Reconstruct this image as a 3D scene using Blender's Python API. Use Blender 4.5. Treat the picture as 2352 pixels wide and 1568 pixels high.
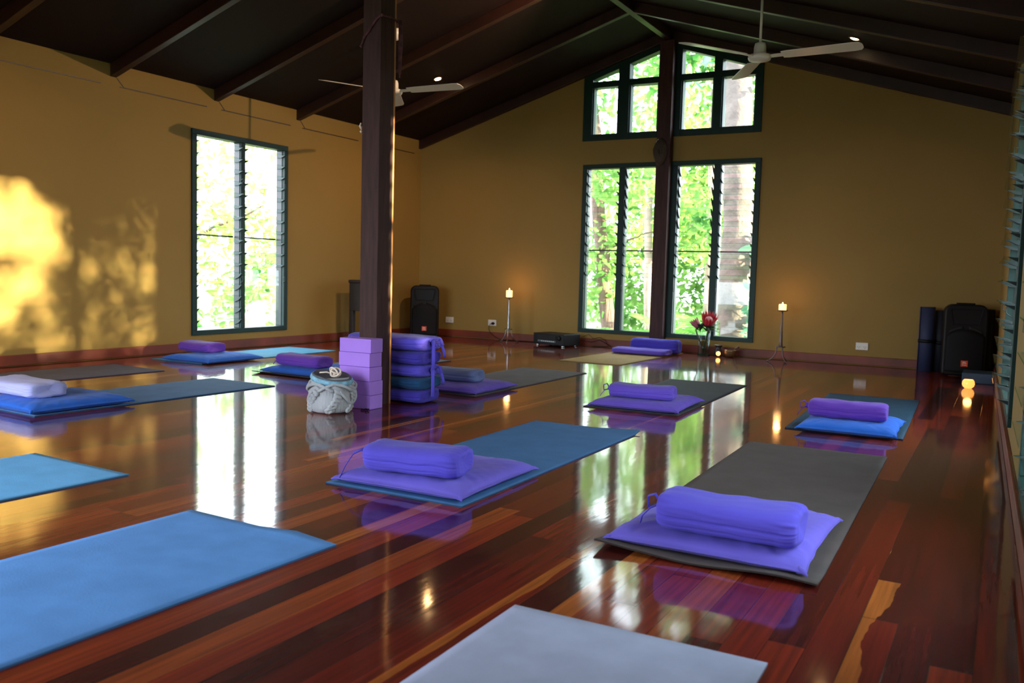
import bpy, bmesh, math, random
from mathutils import Vector, Matrix, noise
random.seed(7)
R = math.radians
scene = bpy.context.scene
col = scene.collection
for o in list(bpy.data.objects): bpy.data.objects.remove(o)

# ------------------------------------------------------------------ camera
YAW, PITCH, ROLL, FPX = 0.5132, -0.0780, 0.0271, 2001.93
CAM = Vector((6.5316, -9.1302, 0.8077))
F = Vector((-math.sin(YAW)*math.cos(PITCH), math.cos(YAW)*math.cos(PITCH), math.sin(PITCH)))
Rv = Vector((math.cos(YAW), math.sin(YAW), 0)); Uv = Rv.cross(F)
R2 = math.cos(ROLL)*Rv + math.sin(ROLL)*Uv
U2 = -math.sin(ROLL)*Rv + math.cos(ROLL)*Uv
cd = bpy.data.cameras.new('camera'); cam = bpy.data.objects.new('camera', cd); col.objects.link(cam)
m = Matrix((R2, U2, -F)).transposed().to_4x4(); m.translation = CAM
cam.matrix_world = m
cd.sensor_width = 36; cd.lens = FPX/2352*36; cd.clip_start = .02; cd.clip_end = 200
cd.dof.use_dof = True; cd.dof.focus_distance = 4.2; cd.dof.aperture_fstop = 4.0
scene.camera = cam

# ------------------------------------------------------------------ light and exposure
scene.view_settings.view_transform = 'Standard'
scene.view_settings.look = 'None'
scene.view_settings.gamma = 1
scene.view_settings.use_curve_mapping = False
scene.view_settings.exposure = 0.0
w = bpy.data.worlds.new('sky'); scene.world = w; w.use_nodes = True
bg = w.node_tree.nodes['Background']
bg.inputs[0].default_value = (0.86, 0.88, 1.0, 1); bg.inputs[1].default_value = 12.0
SUND = Vector((-1, -.15, -.09)).normalized()
sl = bpy.data.lights.new('sun', 'SUN'); sl.energy = 40; sl.color = (1, .84, .52); sl.angle = R(.9)
so = bpy.data.objects.new('sun', sl); col.objects.link(so)
so.rotation_euler = SUND.to_track_quat('-Z', 'Y').to_euler()
so.location = (14, -2, 3)

# ------------------------------------------------------------------ materials
def mat(name, color, rough=.6, metal=0, spec=.5, sheen=0, emis=None, estr=0, coat=0, bump=None, var=None, trans=0):
    M = bpy.data.materials.new(name); M.use_nodes = True
    nt = M.node_tree; b = nt.nodes['Principled BSDF']
    b.inputs['Base Color'].default_value = (*color, 1)
    b.inputs['Roughness'].default_value = rough
    b.inputs['Metallic'].default_value = metal
    b.inputs['Specular IOR Level'].default_value = spec
    b.inputs['Sheen Weight'].default_value = sheen
    b.inputs['Coat Weight'].default_value = coat
    b.inputs['Transmission Weight'].default_value = trans
    if emis:
        b.inputs['Emission Color'].default_value = (*emis, 1); b.inputs['Emission Strength'].default_value = estr
    if bump or var:
        tc = nt.nodes.new('ShaderNodeTexCoord'); mp = nt.nodes.new('ShaderNodeMapping')
        nt.links.new(tc.outputs['Object'], mp.inputs[0])
    if bump:   # (scale, strength, distance, stretch)
        n = nt.nodes.new('ShaderNodeTexNoise'); n.inputs['Scale'].default_value = bump[0]; n.inputs['Detail'].default_value = 4
        mp.inputs['Scale'].default_value = bump[3] if len(bump) > 3 else (1, 1, 1)
        bp = nt.nodes.new('ShaderNodeBump'); bp.inputs['Strength'].default_value = bump[1]; bp.inputs['Distance'].default_value = bump[2]
        nt.links.new(mp.outputs[0], n.inputs[0]); nt.links.new(n.outputs[0], bp.inputs['Height']); nt.links.new(bp.outputs[0], b.inputs['Normal'])
    if var:    # (scale, amount)
        n2 = nt.nodes.new('ShaderNodeTexNoise'); n2.inputs['Scale'].default_value = var[0]; n2.inputs['Detail'].default_value = 5
        nt.links.new(mp.outputs[0], n2.inputs[0])
        r = nt.nodes.new('ShaderNodeMapRange'); r.inputs['From Min'].default_value = .3; r.inputs['From Max'].default_value = .7
        r.inputs['To Min'].default_value = 1-var[1]; r.inputs['To Max'].default_value = 1+var[1]
        nt.links.new(n2.outputs[0], r.inputs[0])
        vm = nt.nodes.new('ShaderNodeVectorMath'); vm.operation = 'SCALE'; vm.inputs[0].default_value = color
        nt.links.new(r.outputs[0], vm.inputs['Scale']); nt.links.new(vm.outputs[0], b.inputs['Base Color'])
    return M

def glass(name, tint, refl=.5, rough=.0):
    M = bpy.data.materials.new(name); M.use_nodes = True; nt = M.node_tree; nt.nodes.clear()
    o = nt.nodes.new('ShaderNodeOutputMaterial'); mx = nt.nodes.new('ShaderNodeMixShader')
    t = nt.nodes.new('ShaderNodeBsdfTransparent'); g = nt.nodes.new('ShaderNodeBsdfGlossy'); lw = nt.nodes.new('ShaderNodeLayerWeight')
    t.inputs[0].default_value = (*tint, 1); g.inputs['Roughness'].default_value = rough; lw.inputs[0].default_value = .5
    pw = nt.nodes.new('ShaderNodeMath'); pw.operation = 'POWER'; pw.inputs[1].default_value = 5; nt.links.new(lw.outputs['Facing'], pw.inputs[0])
    fr = nt.nodes.new('ShaderNodeMath'); fr.operation = 'MULTIPLY_ADD'; fr.inputs[1].default_value = refl; fr.inputs[2].default_value = .035
    nt.links.new(pw.outputs[0], fr.inputs[0])
    nt.links.new(fr.outputs[0], mx.inputs[0]); nt.links.new(t.outputs[0], mx.inputs[1]); nt.links.new(g.outputs[0], mx.inputs[2])
    nt.links.new(mx.outputs[0], o.inputs[0]); return M

def leafmat(name, c1, c2, tr=.5):
    M = bpy.data.materials.new(name); M.use_nodes = True; nt = M.node_tree; nt.nodes.clear()
    o = nt.nodes.new('ShaderNodeOutputMaterial'); mx = nt.nodes.new('ShaderNodeMixShader')
    d = nt.nodes.new('ShaderNodeBsdfDiffuse'); t = nt.nodes.new('ShaderNodeBsdfTranslucent')
    tc = nt.nodes.new('ShaderNodeTexCoord'); n = nt.nodes.new('ShaderNodeTexNoise'); n.inputs['Scale'].default_value = 2.2; n.inputs['Detail'].default_value = 6
    cr = nt.nodes.new('ShaderNodeValToRGB'); cr.color_ramp.elements[0].position = .35; cr.color_ramp.elements[1].position = .65
    cr.color_ramp.elements[0].color = (*c1, 1); cr.color_ramp.elements[1].color = (*c2, 1)
    nt.links.new(tc.outputs['Object'], n.inputs[0]); nt.links.new(n.outputs[0], cr.inputs[0])
    nt.links.new(cr.outputs[0], d.inputs[0]); nt.links.new(cr.outputs[0], t.inputs[0]); mx.inputs[0].default_value = tr
    nt.links.new(d.outputs[0], mx.inputs[1]); nt.links.new(t.outputs[0], mx.inputs[2]); nt.links.new(mx.outputs[0], o.inputs[0])
    return M

def floor_mat():
    M = bpy.data.materials.new('polished_boards'); M.use_nodes = True; nt = M.node_tree; b = nt.nodes['Principled BSDF']
    L = nt.links.new
    def mth(op, a, b2=None, c=None):
        n = nt.nodes.new('ShaderNodeMath'); n.operation = op
        for k, v in enumerate((a, b2, c)):
            if v is None: continue
            if isinstance(v, (int, float)): n.inputs[k].default_value = v
            else: L(v, n.inputs[k])
        return n.outputs[0]
    tc = nt.nodes.new('ShaderNodeTexCoord'); sp = nt.nodes.new('ShaderNodeSeparateXYZ'); L(tc.outputs['Object'], sp.inputs[0])
    X, Y = sp.outputs[0], sp.outputs[1]
    BW = .0815
    xs = mth('DIVIDE', X, BW); i = mth('FLOOR', xs); fx = mth('FRACT', xs)
    wn = nt.nodes.new('ShaderNodeTexWhiteNoise'); wn.noise_dimensions = '1D'; L(i, wn.inputs['W'])
    ys = mth('DIVIDE', mth('MULTIPLY_ADD', wn.outputs[0], 9.0, Y), 1.9); j = mth('FLOOR', ys); fy = mth('FRACT', ys)
    cb = nt.nodes.new('ShaderNodeCombineXYZ'); L(i, cb.inputs[0]); L(j, cb.inputs[1])
    w2 = nt.nodes.new('ShaderNodeTexWhiteNoise'); w2.noise_dimensions = '3D'; L(cb.outputs[0], w2.inputs[0])
    cr = nt.nodes.new('ShaderNodeValToRGB'); e = cr.color_ramp.elements
    e[0].position = 0; e[0].color = (.045, .0045, .003, 1); e[1].position = 1; e[1].color = (.26, .050, .010, 1)
    for p, c in ((.30, (.085, .0065, .0035, 1)), (.55, (.135, .0105, .004, 1)), (.80, (.20, .020, .006, 1)), (.90, (.22, .026, .007, 1)), (.975, (.24, .040, .009, 1))):
        k = e.new(p); k.color = c
    L(w2.outputs[0], cr.inputs[0])
    # grain
    mp = nt.nodes.new('ShaderNodeMapping'); mp.inputs['Scale'].default_value = (70, 2.2, 1); L(tc.outputs['Object'], mp.inputs[0])
    g = nt.nodes.new('ShaderNodeTexNoise'); g.inputs['Scale'].default_value = 1; g.inputs['Detail'].default_value = 6; L(mp.outputs[0], g.inputs[0])
    gr = nt.nodes.new('ShaderNodeMapRange'); gr.inputs[1].default_value = .3; gr.inputs[2].default_value = .7; gr.inputs[3].default_value = .62; gr.inputs[4].default_value = 1.4; L(g.outputs[0], gr.inputs[0])
    # wandering sapwood streaks along boards
    mp2 = nt.nodes.new('ShaderNodeMapping'); mp2.inputs['Scale'].default_value = (3, 1.6, 1); L(tc.outputs['Object'], mp2.inputs[0])
    g2 = nt.nodes.new('ShaderNodeTexNoise'); g2.inputs['Scale'].default_value = 1.3; g2.inputs['Detail'].default_value = 4; L(mp2.outputs[0], g2.inputs[0])
    wob = mth('MULTIPLY', mth('SUBTRACT', g2.outputs[0], .5), 1.0)
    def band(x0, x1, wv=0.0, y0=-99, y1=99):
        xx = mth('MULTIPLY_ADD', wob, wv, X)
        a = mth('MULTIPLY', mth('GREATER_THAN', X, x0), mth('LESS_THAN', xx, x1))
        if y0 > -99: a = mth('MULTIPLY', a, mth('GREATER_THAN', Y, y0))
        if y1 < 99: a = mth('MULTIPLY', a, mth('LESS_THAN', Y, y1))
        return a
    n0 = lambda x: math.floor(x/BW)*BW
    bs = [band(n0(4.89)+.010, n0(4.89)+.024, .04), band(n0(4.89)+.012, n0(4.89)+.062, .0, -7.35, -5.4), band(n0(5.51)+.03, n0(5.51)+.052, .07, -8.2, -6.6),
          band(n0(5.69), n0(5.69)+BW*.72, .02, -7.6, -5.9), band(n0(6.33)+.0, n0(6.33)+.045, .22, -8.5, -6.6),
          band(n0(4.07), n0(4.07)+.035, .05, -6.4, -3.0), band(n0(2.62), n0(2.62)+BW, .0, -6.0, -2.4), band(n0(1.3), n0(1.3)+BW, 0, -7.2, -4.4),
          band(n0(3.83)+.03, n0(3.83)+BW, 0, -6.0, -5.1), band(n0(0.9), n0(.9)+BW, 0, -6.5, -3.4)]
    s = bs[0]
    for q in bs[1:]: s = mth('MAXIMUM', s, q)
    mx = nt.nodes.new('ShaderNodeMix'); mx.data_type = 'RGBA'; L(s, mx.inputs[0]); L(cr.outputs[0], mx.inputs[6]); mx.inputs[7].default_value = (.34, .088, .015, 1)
    vm = nt.nodes.new('ShaderNodeVectorMath'); vm.operation = 'SCALE'; L(mx.outputs[2], vm.inputs[0]); L(gr.outputs[0], vm.inputs['Scale'])
    gap = mth('MAXIMUM', mth('LESS_THAN', fx, .020), mth('LESS_THAN', fy, .0016))
    m3 = nt.nodes.new('ShaderNodeMix'); m3.data_type = 'RGBA'; L(gap, m3.inputs[0]); L(vm.outputs[0], m3.inputs[6]); m3.inputs[7].default_value = (.020, .006, .004, 1)
    L(m3.outputs[2], b.inputs['Base Color'])
    b.inputs['Roughness'].default_value = .6; b.inputs['Specular IOR Level'].default_value = .1
    b.inputs['Coat Weight'].default_value = 1; b.inputs['Coat Roughness'].default_value = .075; b.inputs['Coat IOR'].default_value = 1.48
    # every board is cupped a little, and the varnish ripples
    mp4 = nt.nodes.new('ShaderNodeMapping'); mp4.inputs['Scale'].default_value = (16, 3.5, 1); L(tc.outputs['Object'], mp4.inputs[0])
    n4 = nt.nodes.new('ShaderNodeTexNoise'); n4.inputs['Scale'].default_value = 1; n4.inputs['Detail'].default_value = 3; L(mp4.outputs[0], n4.inputs[0])
    hh = mth('ADD', mth('MULTIPLY', n4.outputs[0], .9), mth('MULTIPLY', w2.outputs[0], .12))
    hh = mth('SUBTRACT', hh, mth('MULTIPLY', gap, .35))
    bp = nt.nodes.new('ShaderNodeBump'); bp.inputs['Strength'].default_value = .35; bp.inputs['Distance'].default_value = .0011; L(hh, bp.inputs['Height'])
    L(bp.outputs[0], b.inputs['Normal']); L(bp.outputs[0], b.inputs['Coat Normal'])
    return M

M = {}
M['floor'] = floor_mat()
M['wall'] = mat('ochre_wall_paint', (.30, .192, .056), .65, spec=.15, bump=(90, .12, .002), var=(1.2, .05))
M['ceiling'] = mat('dark_ceiling_board', (.013, .0055, .0055), .7, spec=.2, var=(.8, .15))
M['rafter'] = mat('stained_rafter', (.030, .008, .005), .45, var=(6, .3))
M['pillar'] = mat('stained_post', (.050, .019, .018), .6, spec=.25, bump=(9, .3, .003, (6, 6, .6)), var=(7, .3))
M['edge'] = mat('pale_orange_edge', (.42, .17, .05), .5, var=(8, .3))
M['base'] = mat('red_skirting', (.17, .030, .013), .5, var=(2.5, .4))
M['green'] = mat('green_window_paint', (.006, .028, .024), .45, spec=.25)
M['glass'] = glass('louvre_glass', (.93, .985, .97), .14)
M['gedge'] = glass('glass_edge', (.34, .74, .66), .10)
M['clip'] = mat('black_louvre_clip', (.010, .022, .022), .35)
M['black'] = mat('black_plastic', (.006, .006, .007), .5, spec=.25)
M['grille'] = mat('black_grille', (.008, .008, .010), .7, spec=.2, bump=(400, .5, .001))
M['white'] = mat('white_fan_enamel', (.70, .66, .62), .3)
M['plate'] = mat('white_socket_plastic', (.75, .72, .66), .4)
M['steel'] = mat('hammered_steel', (.42, .40, .40), .28, metal=1, bump=(60, .6, .004))
M['iron'] = mat('dull_iron', (.16, .11, .10), .45, metal=.6, bump=(50, .6, .004))
M['chrome'] = mat('chrome', (.75, .75, .75), .12, metal=1)
M['wax'] = mat('lit_wax', (.9, .72, .5), .5, emis=(1, .50, .16), estr=3.2)
M['flame'] = mat('flame', (1, .8, .4), .5, emis=(1, .62, .22), estr=28)
M['votive'] = mat('glowing_votive_glass', (.9, .4, .15), .2, emis=(1, .32, .06), estr=2.2)
M['ember'] = mat('burner_glow', (1, .4, .1), .5, emis=(1, .33, .06), estr=9)
M['lamp'] = mat('downlight_glow', (1, .8, .5), .5, emis=(1, .72, .36), estr=45)
M['dark'] = mat('dark_interior', (.01, .01, .01), .8)
M['navy'] = mat('navy_roll', (.020, .030, .085), .7)
M['bluebox'] = mat('blue_block', (.012, .055, .12), .6)
M['logo'] = mat('orange_red_badge', (.75, .07, .02), .4)
M['logow'] = mat('badge_white', (.8, .75, .7), .4)
M['block'] = mat('lilac_foam', (.40, .20, .78), .75, bump=(180, .15, .001), var=(5, .06))
M['knit'] = mat('grey_wool', (.40, .41, .44), .9, sheen=.4, bump=(120, .6, .004), var=(6, .2))
M['lining'] = mat('pale_blue_lining', (.22, .45, .60), .7, var=(40, .3))
M['liningd'] = mat('dark_lining', (.10, .11, .13), .8)
M['cord'] = mat('cream_cord', (.78, .66, .56), .8)
M['water'] = glass('vase_water', (.80, .84, .76), .3)
M['vase'] = glass('vase_glass', (.93, .96, .96), .8)
M['stem'] = mat('flower_stem', (.06, .09, .03), .6)
M['leafd'] = mat('dark_flower_leaf', (.020, .045, .018), .5)
M['crimson'] = mat('crimson_bract', (.62, .035, .06), .5)
M['pink'] = mat('dusty_pink_bract', (.52, .14, .19), .6)
M['pale'] = mat('pale_flower_head', (.75, .42, .42), .8)
M['brass'] = mat('aged_brass', (.32, .19, .09), .35, metal=.8)
M['wood'] = mat('mallet_wood', (.12, .05, .03), .5)
M['burner'] = mat('glazed_burner', (.03, .025, .03), .3)
M['stand'] = mat('dark_stand', (.020, .012, .010), .5)
M['carve'] = mat('carved_wood', (.05, .028, .015), .6, bump=(60, 1, .01))
M['garl'] = mat('garland_thread', (.10, .03, .035), .8, var=(30, .6))
M['display'] = mat('grey_display', (.10, .12, .15), .3)
M['bark'] = mat('brown_bark', (.16, .105, .085), .9, bump=(9, 1, .05, (3, 3, .5)), var=(5, .4))
M['barkg'] = mat('grey_bark', (.15, .12, .11), .9, bump=(5, 1, .05), var=(3, .45))
M['barkp'] = mat('pale_bark', (.34, .26, .21), .9, bump=(9, 1, .03), var=(4, .3))
M['leafy'] = leafmat('yellow_green_leaves', (.20, .38, .07), (.56, .66, .22), .55)
M['leafg'] = leafmat('green_leaves', (.06, .20, .045), (.32, .52, .15), .5)
M['leafb'] = leafmat('cool_green_leaves', (.09, .26, .16), (.32, .55, .36), .5)
M['palm'] = leafmat('palm_leaves', (.14, .40, .07), (.40, .66, .18), .5)
M['ground'] = mat('garden_floor', (.09, .12, .04), .95, var=(1.5, .5))
M['deck'] = mat('deck_timber', (.30, .20, .13), .7, var=(3, .3))

def fabric(name, c, rough=.85, sheen=.08):
    return mat(name, c, rough, spec=.15, sheen=sheen, bump=(420, .35, .0008), var=(3, .10))
M['violetblue'] = fabric('violet_blue_cotton', (.105, .082, .60))
M['periwinkle'] = fabric('periwinkle_cotton', (.145, .110, .58))
M['royal'] = fabric('royal_blue_cotton', (.020, .125, .60))
M['purple'] = fabric('purple_cotton', (.135, .050, .42))
M['purple2'] = fabric('mid_purple_cotton', (.125, .075, .50))
M['lavender'] = fabric('lavender_cotton', (.42, .42, .74))
M['slatecot'] = fabric('slate_blue_cotton', (.13, .17, .36))
M['indigo'] = fabric('indigo_cotton', (.060, .045, .40))
M['teal'] = fabric('dark_teal_cotton', (.015, .07, .18))
def matm(name, c, edge=None):
    Mx = mat(name, c, .8, spec=.2, bump=(160, .5, .0012, (1, 1, 1)), var=(7, .10))
    return Mx

# ------------------------------------------------------------------ mesh helpers
class MB:
    def __init__(s): s.v = []; s.f = []; s.mi = []; s.sm = []
    def add(s, vs, fs, T=None, mi=0, smooth=False):
        k = len(s.v)
        for p in vs:
            p = Vector(p); s.v.append(T @ p if T else p)
        for q in fs: s.f.append([k+a for a in q]); s.mi.append(mi); s.sm.append(smooth)
        return s
    def box(s, lo, hi, T=None, mi=0):
        x0, y0, z0 = lo; x1, y1, z1 = hi
        return s.add([(x0,y0,z0),(x1,y0,z0),(x1,y1,z0),(x0,y1,z0),(x0,y0,z1),(x1,y0,z1),(x1,y1,z1),(x0,y1,z1)],
              [(0,3,2,1),(4,5,6,7),(0,1,5,4),(1,2,6,5),(2,3,7,6),(3,0,4,7)], T, mi)
    def hexa(s, b, t, T=None, mi=0):   # 4 bottom points, 4 top points
        return s.add(list(b)+list(t), [(0,3,2,1),(4,5,6,7),(0,1,5,4),(1,2,6,5),(2,3,7,6),(3,0,4,7)], T, mi)
    def prism(s, pts, d, T=None, mi=0):  # polygon in xy extruded along z by d
        n = len(pts)
        vs = [(p[0], p[1], 0) for p in pts]+[(p[0], p[1], d) for p in pts]
        return s.add(vs, [tuple(range(n))[::-1], tuple(range(n, 2*n))]+[(i, (i+1) % n, (i+1) % n+n, i+n) for i in range(n)], T, mi)
    def lathe(s, prof, n=24, T=None, mi=0, wob=None):
        vs = []; fs = []
        for (r, z) in prof:
            for k in range(n):
                a = 2*math.pi*k/n; rr = r*(wob(a, z) if wob else 1)
                vs.append((rr*math.cos(a), rr*math.sin(a), z))
        m_ = len(prof)
        for i in range(m_-1):
            for k in range(n):
                fs.append((i*n+k, i*n+(k+1) % n, (i+1)*n+(k+1) % n, (i+1)*n+k))
        if prof[0][0] > 0: fs.append(tuple(range(n))[::-1])
        if prof[-1][0] > 0: fs.append(tuple((m_-1)*n+k for k in range(n)))
        return s.add(vs, fs, T, mi, True)
    def tube(s, pts, r, n=8, T=None, mi=0, caps=True):
        pts = [Vector(p) for p in pts]; vs = []; fs = []
        rs = r if isinstance(r, (list, tuple)) else [r]*len(pts)
        up = Vector((0, 0, 1)); prev = None
        for i, p in enumerate(pts):
            d = (pts[min(i+1, len(pts)-1)]-pts[max(i-1, 0)]).normalized()
            if prev is None:
                a = d.cross(up if abs(d.z) < .9 else Vector((1, 0, 0))).normalized()
            else: a = (prev-d*prev.dot(d)).normalized()
            prev = a; b = d.cross(a)
            for k in range(n):
                t = 2*math.pi*k/n; vs.append(p+(a*math.cos(t)+b*math.sin(t))*rs[i])
        for i in range(len(pts)-1):
            for k in range(n): fs.append((i*n+k, i*n+(k+1) % n, (i+1)*n+(k+1) % n, (i+1)*n+k))
        if caps: fs += [tuple(range(n))[::-1], tuple((len(pts)-1)*n+k for k in range(n))]
        return s.add(vs, fs, T, mi, True)
    def ribbon(s, pts, wdir, w, th=.0015, T=None, mi=0):
        wd = Vector(wdir).normalized()*w/2; vs = []; fs = []
        pts = [Vector(p) for p in pts]
        for i, p in enumerate(pts):
            d = (pts[min(i+1, len(pts)-1)]-pts[max(i-1, 0)]).normalized(); nn = d.cross(wd).normalized()*th
            vs += [p-wd-nn, p+wd-nn, p+wd+nn, p-wd+nn]
        for i in range(len(pts)-1):
            for k in range(4): fs.append((i*4+k, i*4+(k+1) % 4, (i+1)*4+(k+1) % 4, (i+1)*4+k))
        q = (len(pts)-1)*4; fs += [(3, 2, 1, 0), (q, q+1, q+2, q+3)]
        return s.add(vs, fs, T, mi, True)
    def build(s, name, mats, parent=None, bevel=0, smooth=None, loc=None):
        me = bpy.data.meshes.new(name); me.from_pydata([tuple(p) for p in s.v], [], s.f)
        for mm in (mats if isinstance(mats, (list, tuple)) else [mats]): me.materials.append(mm)
        for p, a, b in zip(me.polygons, s.mi, s.sm): p.material_index = a; p.use_smooth = b if smooth is None else smooth
        bm = bmesh.new(); bm.from_mesh(me); bmesh.ops.recalc_face_normals(bm, faces=bm.faces); bm.to_mesh(me); bm.free()
        o = bpy.data.objects.new(name, me); col.objects.link(o)
        if parent: o.parent = parent
        if loc: o.location = loc
        if bevel:
            bv = o.modifiers.new('bevel', 'BEVEL'); bv.width = bevel; bv.segments = 2; bv.limit_method = 'ANGLE'; bv.angle_limit = R(40)
        return o

def tag(o, label=None, cat=None, group=None, kind=None):
    if label: o['label'] = label
    if cat: o['category'] = cat
    if group: o['group'] = group
    if kind: o['kind'] = kind
    return o
def thing(name, label, cat, loc=(0, 0, 0), rz=0, group=None, kind=None):
    o = bpy.data.objects.new(name, None); col.objects.link(o); o.empty_display_size = .1
    o.location = loc; o.rotation_euler = (0, 0, rz)
    return tag(o, label, cat, group, kind)
def frame_T(origin, s, n):   # local (s, n, z) -> world
    s = Vector(s).normalized(); n = Vector(n).normalized()
    m_ = Matrix((s, n, Vector((0, 0, 1)))).transposed().to_4x4(); m_.translation = Vector(origin); return m_

# ------------------------------------------------------------------ room
XR, YF, RX, ZE, K = 6.49, -9.85, 3.24, 2.44, .3086     # right corner, front wall, ridge x, eave height, slope
TL = frame_T((0, 0, 0), (0, -1, 0), (-1, 0, 0))
TB = frame_T((0, 0, 0), (1, 0, 0), (0, 1, 0))
TR = frame_T((XR, 0, 0), (.0225, -1, 0), (1, .0225, 0))
TF = frame_T((0, YF, 0), (1, 0, 0), (0, -1, 0))
XRF = XR+.0225*-YF
def ztop_gable(x): return ZE+K*(RX-abs(x-RX))+.02
TH = .12
def wall(name, T, s0, s1, topf, holes, label, extra=()):
    mb = MB(); br = sorted(set([s0, s1]+[h[0] for h in holes]+[h[1] for h in holes]+list(extra)))
    for a, b in zip(br[:-1], br[1:]):
        if a < s0-1e-6 or b > s1+1e-6: continue
        hs = sorted([h for h in holes if h[0] <= a+1e-6 and h[1] >= b-1e-6], key=lambda h: h[2])
        z = lambda q: 0.0; segs = []; cur = (0., 0.)
        for h in hs:
            segs.append((cur, (h[2], h[2]))); tf = h[3]
            cur = (tf(a), tf(b)) if callable(tf) else (tf, tf)
        segs.append((cur, (topf(a), topf(b))))
        for (l0, l1), (u0, u1) in segs:
            if u0-l0 < 1e-4 and u1-l1 < 1e-4: continue
            mb.hexa([(a, 0, l0), (b, 0, l1), (b, TH, l1), (a, TH, l0)], [(a, 0, u0), (b, 0, u1), (b, TH, u1), (a, TH, u0)], T)
    o = mb.build(name, M['wall']); tag(o, label, 'wall', kind='structure'); return o

zup = lambda x: 3.315-.322*abs(x-RX)     # head of the gable windows' openings
flat = lambda z: (lambda s: z)
LW = (2.365, 3.585, .155, 2.045)          # window on the left wall (distance from the back corner)
RW = (2.93, 4.50, .155, 2.045)
SW = (5.85, 7.10, .155, 2.045)            # next window on the right wall, out of the frame, lets the sun in
FL = (8.3, 9.6, .02, 2.1)
BWl, BWr = (2.26, 3.22, .155, 2.057), (3.26, 4.27, .155, 2.057)
wall('wall_left', TL, 0, -YF, flat(ZE+.02), [LW, FL], 'ochre side wall with one tall louvre window and sun patches')
wall('wall_back', TB, 0, XR, ztop_gable, [BWl, BWr, (2.24, 3.22, 2.32, lambda x: zup(x)+.05), (3.26, 4.25, 2.32, lambda x: zup(x)+.05)],
     'ochre gable end wall with window pairs either side of a post', extra=(RX,))
wall('wall_right', TR, 0, -YF+.05, flat(ZE+.02), [RW, SW], 'ochre side wall at the right edge with louvre blades poking out')
wall('wall_front', TF, 0, XRF, ztop_gable, [(.6, 4.3, 0.02, 2.1)], 'ochre front wall with a wide glazed door', extra=(RX,))
mb = MB(); mb.box((-.3, YF-.3, -.12), (XRF+.4, .3, 0)); fl = mb.build('floor', M['floor']); tag(fl, 'glossy dark red and orange hardwood floorboards', 'floor', kind='structure')
mb = MB()
for sx in (-1, 1):
    x0 = RX; x1 = -.25 if sx < 0 else XRF+.25
    z1 = ZE+K*(RX-abs(x1-RX)); z0 = ZE+K*RX
    mb.hexa([(x0, YF-.3, z0), (x1, YF-.3, z1), (x1, .3, z1), (x0, .3, z0)], [(x0, YF-.3, z0+.08), (x1, YF-.3, z1+.08), (x1, .3, z1+.08), (x0, .3, z0+.08)])
tag(mb.build('ceiling', M['ceiling']), 'dark brown pitched ceiling boards', 'ceiling', kind='structure')

# rafters and the ridge beam
def zc(x): return ZE+K*(RX-abs(x-RX))
ri = 0
for k in range(0, 11):
    y = -.035-1.085*k if k else -.032
    for sx in (-1, 1):
        xa = RX+sx*.03; xb = 0 if sx < 0 else XR+.0225*-y
        mb = MB(); hw = .03; dp = .105
        mb.hexa([(xa, y-hw, zc(xa)-dp), (xb, y-hw, zc(xb)-dp), (xb, y+hw, zc(xb)-dp), (xa, y+hw, zc(xa)-dp)],
                [(xa, y-hw, zc(xa)), (xb, y-hw, zc(xb)), (xb, y+hw, zc(xb)), (xa, y+hw, zc(xa))])
        o = mb.build('rafter', M['rafter'], bevel=.004)
        nm = ['against the back gable wall', 'first bay out from the back wall', 'second bay out from the back wall', 'third bay out from the back wall', 'fourth bay out from the back wall', 'fifth bay out from the back wall'][min(k, 5)]
        if k > 5: nm = 'over the near half of the room'
        tag(o, 'dark rafter on the %s roof slope, %s' % ('left' if sx < 0 else 'right', nm), 'rafter', 'rafters under the roof')
mb = MB(); mb.box((RX-.035, YF, ZE+K*RX-.115), (RX+.035, 0, ZE+K*RX-.0))
tag(mb.build('ridge_beam', M['rafter'], bevel=.004), 'dark ridge beam running along the top of the ceiling', 'beam')

# baseboards and cover strips
def base(name, T, s0, s1, label, holes=()):
    mb = MB(); segs = []; a = s0
    for h in holes: segs.append((a, h[0])); a = h[1]
    segs.append((a, s1))
    for p, q in segs: mb.box((p, -.018, .006), (q, .0, .088), T)
    tag(mb.build(name, M['base'], bevel=.004), label, 'skirting board', kind='structure')
base('baseboard_left', TL, .018, -YF, 'red timber skirting along the left wall', [(8.3, 9.6)])
base('baseboard_back', TB, 0, XR, 'red timber skirting along the back wall')
base('baseboard_right', TR, .018, -YF, 'red timber skirting along the right wall')
base('baseboard_front', TF, .018, XRF-.02, 'red timber skirting along the front wall', [(.6, 4.3)])
mb = MB()
for k in range(0, 9):
    y0 = .035+1.085*k+.04; y1 = y0+.075; y2 = .035+1.085*(k+1)-.12
    # diagonal from the rafter foot towards the viewer side, then level to the next rafter
    mb.box((y1-1.085*0, -.004, 2.262), (y2+.06, 0, 2.270), TL)
    a = .035+1.085*(k+1)-.03
    mb.hexa([(a-.075, -.004, 2.264), (a-.068, -.004, 2.264), (a-.068, 0, 2.264), (a-.075, 0, 2.264)],
            [(a-.006, -.004, 2.334), (a+.001, -.004, 2.334), (a+.001, 0, 2.334), (a-.006, 0, 2.334)], TL)
tag(mb.build('trim_1', M['rafter']), 'thin dark joint lines below the left ends of the rafters', 'wall joint', kind='structure')

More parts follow.
